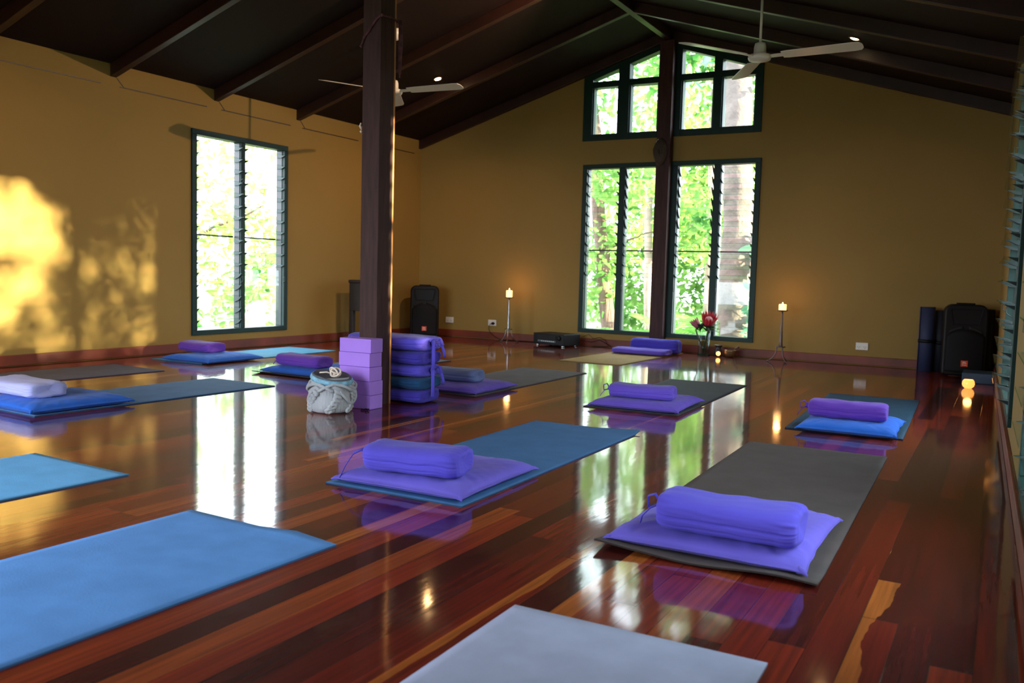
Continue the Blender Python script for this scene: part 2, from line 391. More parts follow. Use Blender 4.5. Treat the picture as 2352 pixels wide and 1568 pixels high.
# ------------------------------------------------------------------ windows
def louvre_window(name, T, W, bays, label, blades, nc=.022):
    """frame, louvre blades and clips; bays = list of (s0, s1); blades(bay) -> list of tilt angles from the top down"""
    s0, s1, z0, z1 = W; root = thing(name, label, 'window', kind='structure')
    mb = MB(); d0, d1 = -.018, .10
    mb.box((s0, d0, z1-.05), (s1, d1, z1), T); mb.box((s0, d0, z0), (s1, d1, z0+.045), T)
    edges = [s0]+[x for b in bays for x in b]+[s1]
    for a, b in zip(edges[::2], edges[1::2]): mb.box((a, d0 if (a == s0 or b == s1) else .0, z0+.045), (b, d1, z1-.05), T)
    mb.build('frame', M['green'], root, bevel=.003)
    gl = MB(); cl = MB(); chn = MB()
    for bi, (a, b) in enumerate(bays):
        tl = blades(bi); n = len(tl); zt, zb = z1-.055, z0+.05; st = (zt-zb)/n
        for q, ang in enumerate(tl):
            zc_ = zt-st*(q+.5); t = R(ang)      # 0 = closed (vertical), 90 = open (horizontal)
            h = .064 if ang < 5 else .070; 
            cx, sz = math.sin(t), math.cos(t)
            # blade plane: direction (n, z) = (sin, cos): top edge leans inwards
            p0 = (nc+cx*h, zc_-sz*h); p1 = (nc-cx*h, zc_+sz*h)
            nn = (sz*.0025, cx*.0025)
            vs = []
            for s_ in (a+.012, b-.012):
                vs += [(s_, p0[0]-nn[0], p0[1]-nn[1]), (s_, p0[0]+nn[0], p0[1]+nn[1]), (s_, p1[0]+nn[0], p1[1]+nn[1]), (s_, p1[0]-nn[0], p1[1]-nn[1])]
            k0 = len(gl.v)
            gl.add(vs, [(1, 5, 6, 2), (0, 3, 7, 4)], T, 0)
            gl.f += [[k0+0, k0+4, k0+5, k0+1], [k0+3, k0+2, k0+6, k0+7]]; gl.mi += [1, 1]; gl.sm += [False, False]
            if ang > 5:
                for s_, dd in ((a+.003, .014), (b-.017, .014)):
                    hh = .86
                    A = (nc+cx*h*hh, zc_-sz*h*hh); B = (nc-cx*h*hh, zc_+sz*h*hh); th = .012
                    px, pz = sz*th, cx*th
                    pts = [(A[0], A[1]), (nc-px, zc_-pz), (B[0], B[1]), (nc+px, zc_+pz)]
                    vv = [(s_, p[0], p[1]) for p in pts]+[(s_+dd, p[0], p[1]) for p in pts]
                    cl.add(vv, [(0, 1, 2, 3), (7, 6, 5, 4), (0, 4, 5, 1), (1, 5, 6, 2), (2, 6, 7, 3), (3, 7, 4, 0)], T)
        for s_ in (a, b-.005): chn.box((s_, .02, zb), (s_+.005, .09, zt), T)
        for zz in (z0+(z1-z0)*.26, z0+(z1-z0)*.76):     # operating handles
            chn.tube([(a+.008, -.01, zz), (a+.006, -.035, zz+.02), (a+.006, -.035, zz+.06), (a+.008, -.008, zz+.05)], .003, 6, T)
    gl.build('louvre_blades', [M['glass'], M['gedge']], root, smooth=False)
    cl.build('blade_clips', M['clip'], root)
    chn.build('louvre_channels', M['clip'], root)
    mb = MB(); zz = z0+(z1-z0)*.495
    for a, b in bays: mb.box((a, .105, zz-.008), (b, .118, zz+.008), T)
    mb.build('outer_rail', M['clip'], root)
    return root
def bl_left(b):
    return [80]*11+([55]*5 if b == 0 else [0]*5) if False else ([80]*11+[0]*5 if b == 0 else [78]*11+[58]*5)
# on the left wall s runs from the back corner, so bay 0 is the right one in the picture
louvre_window('window_1', TL, LW, [(2.415, 2.930), (2.985, 3.530)], 'tall green louvre window in the left wall', bl_left)
louvre_window('window_2', TB, BWl, [(2.315, 2.700), (2.775, 3.150)], 'lower louvre window pair left of the back wall post', lambda b: ([68]*11+[0]*5) if b == 0 else ([38]*6+[72]*5+[0]*5))
louvre_window('window_3', TB, BWr, [(3.385, 3.775), (3.850, 4.210)], 'lower louvre window pair right of the back wall post', lambda b: ([38]*6+[72]*5+[0]*5) if b == 0 else ([72]*11+[0]*5))
louvre_window('window_6', TR, RW, [(2.98, 3.71), (3.78, 4.45)], 'louvre window seen edge-on in the right wall', lambda b: [74]*16, nc=-.006)
louvre_window('window_7', TR, SW, [(5.90, 6.45), (6.50, 7.05)], 'louvre window in the right wall beyond the frame', lambda b: [86]*16)

def gable_window(name, xs, label):
    root = thing(name, label, 'window', kind='structure'); mb = MB(); g = MB()
    x0, x1 = xs[0][0], xs[-1][1]; outer0 = 2.24 if x0 < RX else 3.26; outer1 = 3.22 if x0 < RX else 4.25
    o0, o1 = 2.32, lambda x: min(zup(x)+.10, ztop_gable(x)-.02)
    yi, yo = -.016, .10
    def cell(a, b, za, zb, ta, tb):
        mb.hexa([(a, yi, za), (b, yi, zb), (b, yo, zb), (a, yo, za)], [(a, yi, ta), (b, yi, tb), (b, yo, tb), (a, yo, ta)], TB)
    brk = sorted(set([outer0, outer1]+[v for x in xs for v in x]+([RX] if outer0 < RX < outer1 else [])))
    for a, b in zip(brk[:-1], brk[1:]):
        inop = [x for x in xs if x[0] <= a+1e-6 and x[1] >= b-1e-6]
        if not inop: cell(a, b, o0, o0, o1(a), o1(b)); continue
        cell(a, b, o0, o0, 2.392, 2.392); cell(a, b, 2.905, 2.905, 2.972, 2.972); cell(a, b, zup(a)-.035, zup(b)-.035, o1(a), o1(b))
        g.box((a, .05, 2.39), (b, .055, 2.91), TB)
        g.hexa([(a, .05, 2.97), (b, .05, 2.97), (b, .055, 2.97), (a, .055, 2.97)], [(a, .05, zup(a)), (b, .05, zup(b)), (b, .055, zup(b)), (a, .055, zup(a))], TB)
        # slimmer sash inside the lower lights
        for p, q in ((a, a+.014), (b-.014, b)): mb.box((p, .0, 2.392), (q, .09, 2.905), TB)
    mb.build('frame', M['green'], root, bevel=.003); g.build('panes', M['glass'], root)
gable_window('window_4', [(2.35, 2.66), (2.79, 3.125)], 'upper raked gable window left of the post')
gable_window('window_5', [(3.385, 3.735), (3.825, 4.175)], 'upper raked gable window right of the post')

# the front doors (behind the viewer)
for i, (TD, a, b) in enumerate(((TF, .6, 4.3), (TL, 8.3, 9.6))):
    root = thing('door_%d' % (i+1), 'green framed glazed double door in the %s wall' % ('front', 'left')[i], 'door', kind='structure')
    mb = MB(); g = MB(); mid = (a+b)/2
    for p, q in ((a, a+.06), (mid-.06, mid+.06), (b-.06, b)): mb.box((p, .02, .02), (q, .08, 2.1), TD)
    for p, q in ((.02, .14), (2.0, 2.1)):
        for c, d in ((a+.06, mid-.06), (mid+.06, b-.06)): mb.box((c, .02, p), (d, .08, q), TD)
    for c, d in ((a+.06, mid-.06), (mid+.06, b-.06)): g.box((c, .045, .14), (d, .052, 2.0), TD)
    mb.build('frame', M['green'], root, bevel=.004); g.build('panes', M['glass'], root)
    mb = MB(); mb.tube([TD @ Vector((mid-.03, .01, 1.0)), TD @ Vector((mid-.03, -.03, 1.0)), TD @ Vector((mid-.1, -.03, 1.0))], .008); mb.build('handle', M['chrome'], root)

# portals help the renderer find the daylight that comes through the openings
def portal(T, s0, s1, z0, z1):
    l = bpy.data.lights.new('portal', 'AREA'); l.shape = 'RECTANGLE'; l.size = s1-s0; l.size_y = z1-z0; l.cycles.is_portal = True
    o = bpy.data.objects.new('portal', l); col.objects.link(o)
    n = -(T.to_3x3() @ Vector((0, 1, 0))); o.location = T @ Vector(((s0+s1)/2, .16, (z0+z1)/2)); o.rotation_euler = n.to_track_quat('-Z', 'Y').to_euler()
for T, W in ((TL, LW), (TL, FL), (TR, RW), (TR, SW), (TB, BWl), (TB, BWr), (TB, (2.3, 4.2, 2.35, 3.3)), (TF, (.6, 4.3, 0, 2.1))): portal(T, *W)

# ------------------------------------------------------------------ posts
def post():
    root = thing('timber_post', 'tall dark square timber post standing mid-room behind the lilac blocks', 'post', (3.255, -4.9925, 0))
    mb = MB(); mb.box((-.065, -.0675, 0), (.065, .0625, 3.33)); mb.build('shaft', M['pillar'], root, bevel=.004)
    mb = MB()  # separate paler orange strip along the back edge of the shaft
    mb.box((-.055, .0625, 0), (.065, .0775, 3.33)); o = mb.build('edge_strip', M['edge'], root, bevel=.002); o['label'] = 'pale orange edge strip of the post'
post()
mb = MB(); mb.box((3.165, -.11, 0), (3.315, -.0, 3.32))
p = mb.build('wall_post', M['pillar'], bevel=.004); tag(p, 'dark timber post on the back wall between the windows', 'post')
mb = MB()
prof = [(0, -.14), (.03, -.13), (.055, -.09), (.075, -.03), (.085, .03), (.07, .08), (.06, .10), (.045, .13), (.02, .15), (0, .155)]
mb.lathe(prof, 20, Matrix.Translation((3.215, -.12, 2.14)) @ Matrix.Scale(.5, 4, (0, 1, 0)), wob=lambda a, z: 1+.06*math.sin(9*a)*math.cos(z*70))
for sx in (-1, 1): mb.lathe([(0, -.012), (.012, 0), (0, .012)], 8, Matrix.Translation((3.215+sx*.025, -.163, 2.16)))
mb.tube([(3.215, -.160, 2.17), (3.215, -.178, 2.13), (3.215, -.165, 2.11)], [.006, .011, .006])
o = mb.build('carved_mask', M['carve']); tag(o, 'small dark carved mask hung on the back wall post', 'carving')

# ------------------------------------------------------------------ yoga mats
def yoga_mat(x, y, a, w_, l, c, label, lift=None, th=.005, edge=None):
    nx, ny = 24, 60; root = MB(); mb = MB()
    def h(u, v): return lift(u, v) if lift else 0.0
    vs = []; fs = []
    for k in (1, 0):
        for i in range(nx+1):
            for j in range(ny+1):
                u, v = i/nx, j/ny; vs.append((u*w_, v*l, h(u, v)+k*th+.0005))
    N = (nx+1)*(ny+1); ix = lambda i, j: i*(ny+1)+j
    for i in range(nx):
        for j in range(ny):
            fs.append((ix(i, j), ix(i+1, j), ix(i+1, j+1), ix(i, j+1)))
            fs.append((N+ix(i, j+1), N+ix(i+1, j+1), N+ix(i+1, j), N+ix(i, j)))
    mb.add(vs, fs, None, 0, True)
    rim = [ix(i, 0) for i in range(nx+1)]+[ix(nx, j) for j in range(1, ny+1)]+[ix(i, ny) for i in range(nx-1, -1, -1)]+[ix(0, j) for j in range(ny-1, 0, -1)]
    es = [(rim[q], N+rim[q], N+rim[(q+1) % len(rim)], rim[(q+1) % len(rim)]) for q in range(len(rim))]
    for e_ in es: mb.f.append(list(e_)); mb.mi.append(1); mb.sm.append(False)
    m1 = matm('mat_rubber', c); m2 = matm('mat_edge', edge or tuple(q*.45 for q in c))
    o = mb.build('yoga_mat', [m1, m2]); o.location = (x, y, 0); o.rotation_euler = (0, 0, a)
    tag(o, label, 'yoga mat', 'yoga mats laid out across the floor'); return o
G = noise.noise
curl2 = lambda u, v: max(0, 1-v/.06)*(.010+.006*math.sin(u*9+.5)) + max(0, 1-v/.12)*max(0, 1-u/.15)*.012
curl13 = lambda u, v: max(0, 1-v/.05)*.014*(1-.6*u)
lift3 = lambda u, v: max(0, (v-.97)/.03)*max(0, 1-abs(u-.75)/.25)*.012
lift1 = lambda u, v: max(0, (v-.96)/.04)*max(0, (u-.6)/.4)*.014
yoga_mat(4.346, -6.652, .012, .605, 1.73, (.052, .150, .340), 'blue yoga mat under the violet-blue cushions at the picture centre', lift1)
yoga_mat(5.513, -6.796, .024, .635, 2.003, (.080, .063, .064), 'large charcoal mat with a wavy near edge, right foreground', curl2)
yoga_mat(4.208, -8.94, -.022, .63, 1.75, (.115, .310, .730), 'bare bright blue mat filling the bottom left corner', lift3)
yoga_mat(2.985, -8.70, -.032, .625, 1.73, (.14, .43, .80), 'bare light sky-blue mat cut by the left picture edge')
yoga_mat(5.575, -9.07, .020, .604, 1.75, (.41, .45, .65), 'bare pale lavender-grey mat at the bottom edge of the picture')
yoga_mat(4.307, -4.265, .031, .602, 1.765, (.050, .055, .075), 'dark slate mat under purple cushions in front of the back windows')
yoga_mat(5.521, -4.262, .033, .594, 1.74, (.020, .055, .100), 'dark teal-blue mat furthest right, under a blue cushion')
yoga_mat(2.968, -4.340, .004, .600, 1.75, (.120, .115, .130), 'grey mat reaching out from behind the stack of bolsters')
yoga_mat(2.905, -1.79, -.02, .62, 1.70, (.340, .215, .075), 'tan mat in front of the back wall post')
yoga_mat(1.580, -6.43, -.035, .62, 1.65, (.075, .185, .400), 'mid-blue mat on the left under the lavender bolster')
yoga_mat(.32, -6.42, -.05, .63, 1.74, (.085, .095, .150), 'bare dull grey-blue mat close to the left wall skirting')
yoga_mat(.264, -4.227, .013, .607, 1.661, (.080, .260, .420), 'sky-blue mat below the left louvre window')
yoga_mat(1.590, -4.37, 0, .607, 1.82, (.085, .105, .140), 'black-edged grey mat behind the lilac blocks with its near edge lifting', curl13, .006, (.012, .012, .014))

# ------------------------------------------------------------------ cushions
def zabuton(cx, cy, z0, rz, w_, l, h, mt, label, seed=0, fold=1.0):
    """flat cushion: ears at the corners, rounded rim, wrinkles running in from the corners"""
    n, m_ = 64, 64; mb = MB(); vs = []; fs = []
    sd = Vector((seed*3.7, seed*1.3, seed*.7))
    def pt(i, j, top):
        u, v = -1+2*i/n, -1+2*j/m_
        u = math.sin(u*math.pi/2)*.35+u*.65; v = math.sin(v*math.pi/2)*.35+v*.65; e = .045
        X = u*(1-e*(1-abs(v)**3)*abs(u)**2); Y = v*(1-e*(1-abs(u)**3)*abs(v)**2)
        hh = max(0, (1-abs(u)**8))**.5*max(0, (1-abs(v)**8))**.5
        hh = hh*(.92+.12*(1-u*u)*(1-v*v))
        # pinch the corners
        cr = (abs(u)*abs(v))**6; hh *= (1-.35*cr)
        wr = 0
        p = Vector((X*2.2, Y*2.2, 0))+sd
        wr += .12*G(p*1.3)+.07*G(p*4)+.05*abs(G(p*Vector((2.2, 6, 1)) if False else Vector((p.x*2.2, p.y*7, 0))))
        ang = math.atan2(Y, X); rr = math.hypot(X, Y)
        edge_ = max(0, rr-.55)
        wr += .34*edge_*G(Vector((math.cos(ang)*7, math.sin(ang)*7, rr*1.2))+sd*2)
        wr += .10*max(0, abs(u*v)-.35)*math.sin(26*(abs(u)-abs(v))+seed)
        z = h*.34
        if top: zz = z+(h*.66)*hh*(1+wr)
        else: zz = z-(h*.34)*min(1, hh*1.15)
        dx = .006*G(Vector((Y*3, seed, 1))); dy = .006*G(Vector((X*3, seed, 5)))
        return Vector((X*w_/2+dx*abs(u), Y*l/2+dy*abs(v), zz))
    for top in (1, 0):
        for i in range(n+1):
            for j in range(m_+1):
                vs.append(pt(i, j, top))
    N = (n+1)*(m_+1); ix = lambda i, j: i*(m_+1)+j
    for i in range(n):
        for j in range(m_):
            fs.append((ix(i, j), ix(i+1, j), ix(i+1, j+1), ix(i, j+1)))
            fs.append((N+ix(i, j+1), N+ix(i+1, j+1), N+ix(i+1, j), N+ix(i, j)))
    mb.add(vs, fs, None, 0, True)
    root = thing('floor_cushion', label, 'cushion', (cx, cy, z0), rz, 'flat square floor cushions on the mats')
    o = mb.build('cushion_body', mt, root)
    bm = bmesh.new(); bm.from_mesh(o.data); bmesh.ops.remove_doubles(bm, verts=bm.verts, dist=.0004); bm.to_mesh(o.data); bm.free()
    # piped seam with small ears
    mb = MB(); pts = []
    for j in range(0, m_+1, 2): pts.append(pt(n, j, 1))
    for i in range(n, -1, -2): pts.append(pt(i, m_, 1))
    for j in range(m_, -1, -2): pts.append(pt(0, j, 1))
    for i in range(0, n+1, 2): pts.append(pt(i, 0, 1))
    mb.tube(pts, .0022, 6, caps=False)
    for sx in (-1, 1):
        for sy in (-1, 1):
            c = Vector((sx*w_/2, sy*l/2, h*.34))
            mb.tube([c-Vector((sx*.022, sy*.022, 0)), c-Vector((sx*.010, sy*.010, -.002)), c+Vector((sx*.004, sy*.004, -.004))], [.012, .008, .003], 8)
    mb.build('seam', mt, root)
    return root

def bolster_bm(L, W, H, seed=0, sag=.10, e=3.2, cr=2.0, gather=(1, 1), groove=.10):
    """rounded box cushion along x with folds; rings from end to end"""
    mb = MB(); nr, nt = 96, 112; vs = []; fs = []
    sd = Vector((seed*5.1, seed*2.3, seed)); rc = .045
    rings = []
    # parameter t: cap centre -> body -> cap centre
    for k in range(9): rings.append((-1, k/9))
    for k in range(12): rings.append((-2, k/12))
    for k in range(nr-42+1): rings.append((0, k/(nr-42)))
    for k in range(11, -1, -1): rings.append((2, k/12))
    for k in range(8, -1, -1): rings.append((1, k/9))
    for (z_, q) in rings:
        if z_ == -1: x = -L/2-.004+.012*(1-q)*gather[0]; sc = q*.72+.01
        elif z_ == 1: x = L/2+.004-.012*(1-q)*gather[1]; sc = q*.72+.01
        elif abs(z_) == 2:
            a = q*math.pi/2; x = (-1 if z_ < 0 else 1)*(L/2-rc*math.sin(a)*0 - rc*(1-math.cos(a))); sc = .72+.28*math.sin(a)
        else: x = (-L/2+rc)+(L-2*rc)*q; sc = 1
        for k in range(nt):
            t = 2*math.pi*k/nt; c, s = math.cos(t), math.sin(t)
            rad = 1/((abs(c)**e+abs(s)**e)**(1/e))
            xn = x/(L/2)
            y = rad*c*W/2*sc; z = rad*s*H/2*sc
            if abs(z_) <= 2 and z_ != 0:
                pass
            # folds
            f = 1.0
            f += .022*G(Vector((xn*1.6, c*1.8, s*1.8))+sd)+.014*G(Vector((xn*2.2, c*7, s*7))+sd)-.020*max(0, G(Vector((xn*1.4, c*11, s*11))+sd*2)-.25)
            # two lengthwise creases at the side
            for zc0, am in ((-.10+.10*G(Vector((xn*1.1, seed, 0))), groove), (-.52+.08*G(Vector((xn*1.3, seed, 4))), groove*.55)):
                f -= am*.55*math.exp(-((s*rad-zc0)/.055)**2)*(abs(c) > .25)*(.55+.6*abs(G(Vector((xn*2.1, zc0*0+seed, c*.3)))+.4))
            # gathers near the ends
            g_ = max(0, abs(xn)-.62)/.38
            f += .055*g_*G(Vector((c*6, s*6, xn*1.0))+sd*3)
            if abs(z_) in (1, 2): f += .05*G(Vector((c*5, s*5, .3))+sd*2)*(1-sc*.4)*gather[0 if x < 0 else 1]
            y *= f; z *= f
            if s > 0: z *= (1-sag*(1-min(1, xn*xn*1.2)))
            z += .004*G(Vector((xn*2.5, c*2, 3))+sd)
            vs.append(Vector((x+.006*G(Vector((y*14, z*14, seed)))*min(1, abs(xn)), y, z+H/2)))
    nR = len(rings)
    for i in range(nR-1):
        for k in range(nt): fs.append((i*nt+k, i*nt+(k+1) % nt, (i+1)*nt+(k+1) % nt, (i+1)*nt+k))
    fs += [tuple(range(nt))[::-1], tuple((nR-1)*nt+k for k in range(nt))]
    mb.add(vs, fs, None, 0, True)
    zmin = min(v.z for v in mb.v)
    for v in mb.v: v.z -= zmin
    return mb
def tie_bm(L, H, side=-1, style='loop'):
    mb = MB(); x = side*L/2; z = H*.55
    mb.lathe([(0, -.016), (.012, -.012), (.017, 0), (.012, .012), (0, .016)], 10, Matrix.Translation((x+side*.010, 0, z)) @ Matrix.Rotation(R(90), 4, 'Y'))
    if style == 'loop':
        mb.ribbon([(x+side*.012, 0, z), (x+side*.03, -.005, z+.028), (x+side*.050, -.01, z+.020), (x+side*.048, -.012, z-.012), (x+side*.02, -.004, z-.006)], (0, 1, .3), .011)
        mb.ribbon([(x+side*.012, .0, z), (x+side*.035, -.03, z-.01), (x+side*.055, -.045, z-.035), (x+side*.058, -.05, max(.004, z-.055))], (0, 1, .3), .011)
    if style == 'long':
        mb.ribbon([(x+side*.012, 0, z), (x+side*.035, -.02, z+.012), (x+side*.06, -.04, z-.002), (x+side*.080, -.065, z-.045), (x+side*.090, -.085, z-.085)], (0, .8, .6), .014)
        mb.ribbon([(x+side*.012, 0, z), (x+side*.032, .01, z+.02), (x+side*.048, .0, z+.005), (x+side*.02, -.004, z-.006)], (0, 1, .3), .014)
    if style == 'hang':
        mb.ribbon([(x+side*.012, -.01, z), (x+side*.030, -.03, z+.022), (x+side*.034, -.034, z-.03), (x+side*.036, -.036, z-.10), (x+side*.037, -.037, z-.155)], (.75, .6, 0), .021)
        mb.ribbon([(x+side*.012, 0, z), (x+side*.045, .02, z+.03), (x+side*.060, .03, z-.01), (x+side*.030, .01, z-.02), (x+side*.02, 0, z)], (.75, .6, .1), .020)
        mb.ribbon([(x+side*.012, 0, z), (x+side*.05, .03, z+.0), (x+side*.064, .04, z-.06), (x+side*.062, .045, z-.085)], (.75, .6, .1), .018)
    return mb
def bolster(cx, cy, z0, rz, L, W, H, mt, label, seed=0, style='loop', side=-1, group='bolsters lying on floor cushions', tiem=None, **kw):
    root = thing('bolster', label, 'bolster', (cx, cy, z0), rz, group)
    bolster_bm(L, W, H, seed, **kw).build('bolster_body', mt, root)
    if style: tie_bm(L, H, side, style).build('tie', tiem or mt, root)
    return root
ZM = .0058
zt = .056
zabuton(4.650, -6.345, ZM, .025, .565, .590, zt, M['periwinkle'], 'periwinkle floor cushion on the blue mat at the picture centre', 1)
bolster(4.665, -6.505, ZM+zt-.003, R(10), .380, .210, .106, M['violetblue'], 'violet-blue bolster with a long tie, at the picture centre', 1, 'long', groove=.15)
zabuton(5.815, -6.435, ZM, .010, .585, .620, zt, M['periwinkle'], 'violet-blue floor cushion on the large charcoal mat', 2)
bolster(5.868, -6.612, ZM+zt-.003, R(1), .405, .215, .110, M['violetblue'], 'smooth sagging violet-blue bolster on the large charcoal mat', 2, 'loop', sag=.14, groove=.15)
zabuton(4.615, -3.97, ZM, .05, .560, .600, zt, M['purple2'], 'purple floor cushion on the dark slate mat', 3)
bolster(4.615, -4.065, ZM+zt-.003, R(8), .395, .190, .088, M['purple2'], 'purple-blue bolster with a looped tie on the dark slate mat', 3, 'loop', sag=.16)
zabuton(5.835, -4.03, ZM, .02, .500, .590, zt, M['royal'], 'bright blue floor cushion on the dark teal mat at right', 4)
bolster(5.815, -4.070, ZM+zt-.003, R(2), .400, .175, .098, M['purple'], 'deep purple bolster on the bright blue cushion at right', 4, 'loop', sag=.05)
zabuton(3.290, -4.08, ZM, .01, .580, .560, zt, M['purple2'], 'purple floor cushion partly behind the stack of bolsters', 5)
bolster(3.215, -4.115, ZM+zt-.003, R(2), .480, .190, .092, M['slatecot'], 'faded slate-blue bolster beside the stack, on a purple cushion', 5, None)
zabuton(1.925, -6.17, ZM, -.03, .580, .600, zt+.004, M['royal'], 'bright blue floor cushion at the left picture edge', 6)
bolster(1.825, -6.26, ZM+zt+.001, R(-4), .460, .230, .088, M['lavender'], 'pale lavender bolster at the left picture edge', 6, None, e=3.8, groove=.05)
zabuton(.705, -3.955, ZM, 0, .560, .600, zt, M['royal'], 'royal blue floor cushion on the sky-blue mat below the left window', 7)
bolster(.505, -3.90, ZM+zt-.003, R(-4), .390, .230, .090, M['purple'], 'plum purple bolster below the left window', 7, 'loop', sag=.1)
zabuton(1.975, -4.08, ZM+.004, 0, .640, .540, zt, M['royal'], 'royal blue floor cushion left of the lilac blocks', 8)
bolster(1.955, -4.195, ZM+zt+.001, R(-3), .440, .200, .092, M['purple'], 'plum purple bolster left of the lilac blocks', 8, 'loop', sag=.08, groove=.14)
# pair by the back wall post
root = bolster(3.275, -.60, ZM, R(0), .585, .27, .062, M['purple2'], 'folded purple cushion lying on the tan mat', 9, None, group='purple cushions on the tan mat', sag=.02, groove=.02)
bolster(3.335, -.345, ZM, R(0), .520, .20, .150, M['indigo'], 'taller indigo bolster behind the folded cushion on the tan mat', 10, None, group='purple cushions on the tan mat', sag=.04, groove=.10)

# stack behind the post
sz = .001
stk = [(.083, 'indigo', 'dark indigo bolster at the bottom of the stack behind the post', None, 0),
       (.075, 'teal', 'dark teal bolster second from the bottom of the stack', None, .01),
       (.077, 'violetblue', 'violet-blue bolster with a hanging tie in the middle of the stack', 'hang', .0),
       (.085, 'indigo', 'plain indigo bolster second from the top of the stack', None, .005),
       (.092, 'violetblue', 'violet-blue bolster with a gathered tied end, top of the stack', 'hang', .01)]
for i, (hh, mm, lb, sty, dx) in enumerate(stk):
    bolster(3.205+dx, -4.745+(.004 if i % 2 else -.004), sz, R([2, -3, 3, -2, 1][i]), .57, .270, hh, M[mm], lb, 20+i, sty, side=1, group='bolsters stacked behind the post', sag=.03 if i < 4 else -.02, groove=.10, tiem=M['violetblue'])
    sz += hh-.001

# lilac foam blocks
for i in range(5):
    mb = MB(); mb.box((-.112, -.058, .0), (.112, .058, .0805))
    root = tag(mb.build('yoga_block', M['block'], bevel=.003), ['lowest', 'second from the bottom', 'middle', 'second from the top', 'topmost'][i]+' lilac foam block of the pile against the post', 'yoga block', 'lilac blocks piled against the post')
    root.location = (3.270+[.004, .003, 0, -.006, -.003][i], -5.137+[0, .002, -.002, 0, .003][i], .0008+.0815*i)
    root.rotation_euler = (0, 0, R([1, .5, -.5, 1.5, 2.5][i]))

# ------------------------------------------------------------------ knitted bag
def bag():
    root = thing('knitted_bag', 'grey cable-knit bag with pale blue lining in front of the blocks', 'bag', (3.245, -5.365, 0), R(0))
    prof = [(.0, .004), (.085, .002), (.112, .012), (.122, .04), (.126, .075), (.120, .10), (.126, .125), (.121, .155), (.110, .175), (.100, .19), (.098, .2), (.092, .195), (.088, .17), (0, .165)]
    def wob(a, z): return 1+.03*math.sin(3*a+z*30)+.02*math.sin(46*a+(14*math.sin(z*60)))*(z < .19)
    MB().lathe(prof, 160, wob=wob).build('bag_body', M['knit'], root)
    mb = MB()
    for k in range(7):      # plaited cables
        a0 = 2*math.pi*k/7
        for ph in (0, math.pi):
            pts = []
            for q in range(34):
                t = q/33; z = .012+t*.170
                r = .118+.010*math.sin(t*math.pi)+.005*math.cos(t*26+ph+math.pi/2); a = a0+.15*math.sin(t*24+ph)+.35*math.sin(t*3+k)
                if t > .8: r -= (t-.8)*.08
                pts.append((r*math.cos(a), r*math.sin(a), z))
            mb.tube(pts, .0105, 8)
    for k in range(7):
        a0 = 2*math.pi*k/7-1.4; pts = []
        for q in range(26):
            t = q/25; a = a0+t*1.5; z = .13-.075*math.sin(t*math.pi)*(1 if k % 2 else -.5); r = .131+.006*math.sin(t*9)
            pts.append((r*math.cos(a), r*math.sin(a), z))
        mb.tube(pts, .0085, 8)
    mb.build('cable_stitches', M['knit'], root)
    tl = Matrix.Translation((-.025, 0, 0)) @ Matrix.Rotation(R(12), 4, Vector((.3, .9, 0)))
    pr = [(.098, .178), (.112, .183), (.116, .192), (.114, .205), (.106, .212), (.100, .206), (.094, .185)]
    MB().lathe(pr, 60, tl, wob=lambda a, z: 1+.02*math.sin(31*a)+.04*math.sin(2*a+1)).build('lining_band', M['lining'], root)
    pr = [(.100, .2), (.106, .216), (.098, .219), (.080, .200), (.05, .188), (0, .186)]
    MB().lathe(pr, 40, tl, wob=lambda a, z: 1+.05*math.sin(2*a+1)+.03*math.sin(5*a)).build('lining', M['liningd'], root)
    mb = MB()
    for k, (rr, tx, ph) in enumerate(((.028, 50, 0), (.026, 80, 1.1), (.022, 20, 2.2), (.030, 65, 2.9))):
        T = Matrix.Translation((.032, -.01, .226)) @ Matrix.Rotation(ph, 4, 'Z') @ Matrix.Rotation(R(tx), 4, 'X')
        mb.tube([T @ Vector((rr*1.15*math.cos(q/16*6.283)+.006, rr*math.sin(q/16*6.283), 0)) for q in range(17)], .0052, 8)
    mb.tube([(.03, -.01, .215), (-.01, -.03, .226), (-.045, -.045, .222), (-.06, -.03, .215)], .0045)
    mb.tube([(.03, -.01, .208), (.035, -.01, .230)], .012)
    mb.build('cord_bow', M['cord'], root)
bag()
mb = MB()
mb.tube([(0, 0, .006), (.012, -.008, .012), (.02, .005, .010), (.006, .014, .006), (-.01, .004, .006)], .004)
mb.tube([(0, 0, .006), (-.02, -.006, .006), (-.035, .006, .006)], .004)
o = mb.build('rope_knot', M['black']); o.location = (3.375, -5.222, 0); tag(o, 'small black knot of cord at the foot of the lilac blocks', 'cord')

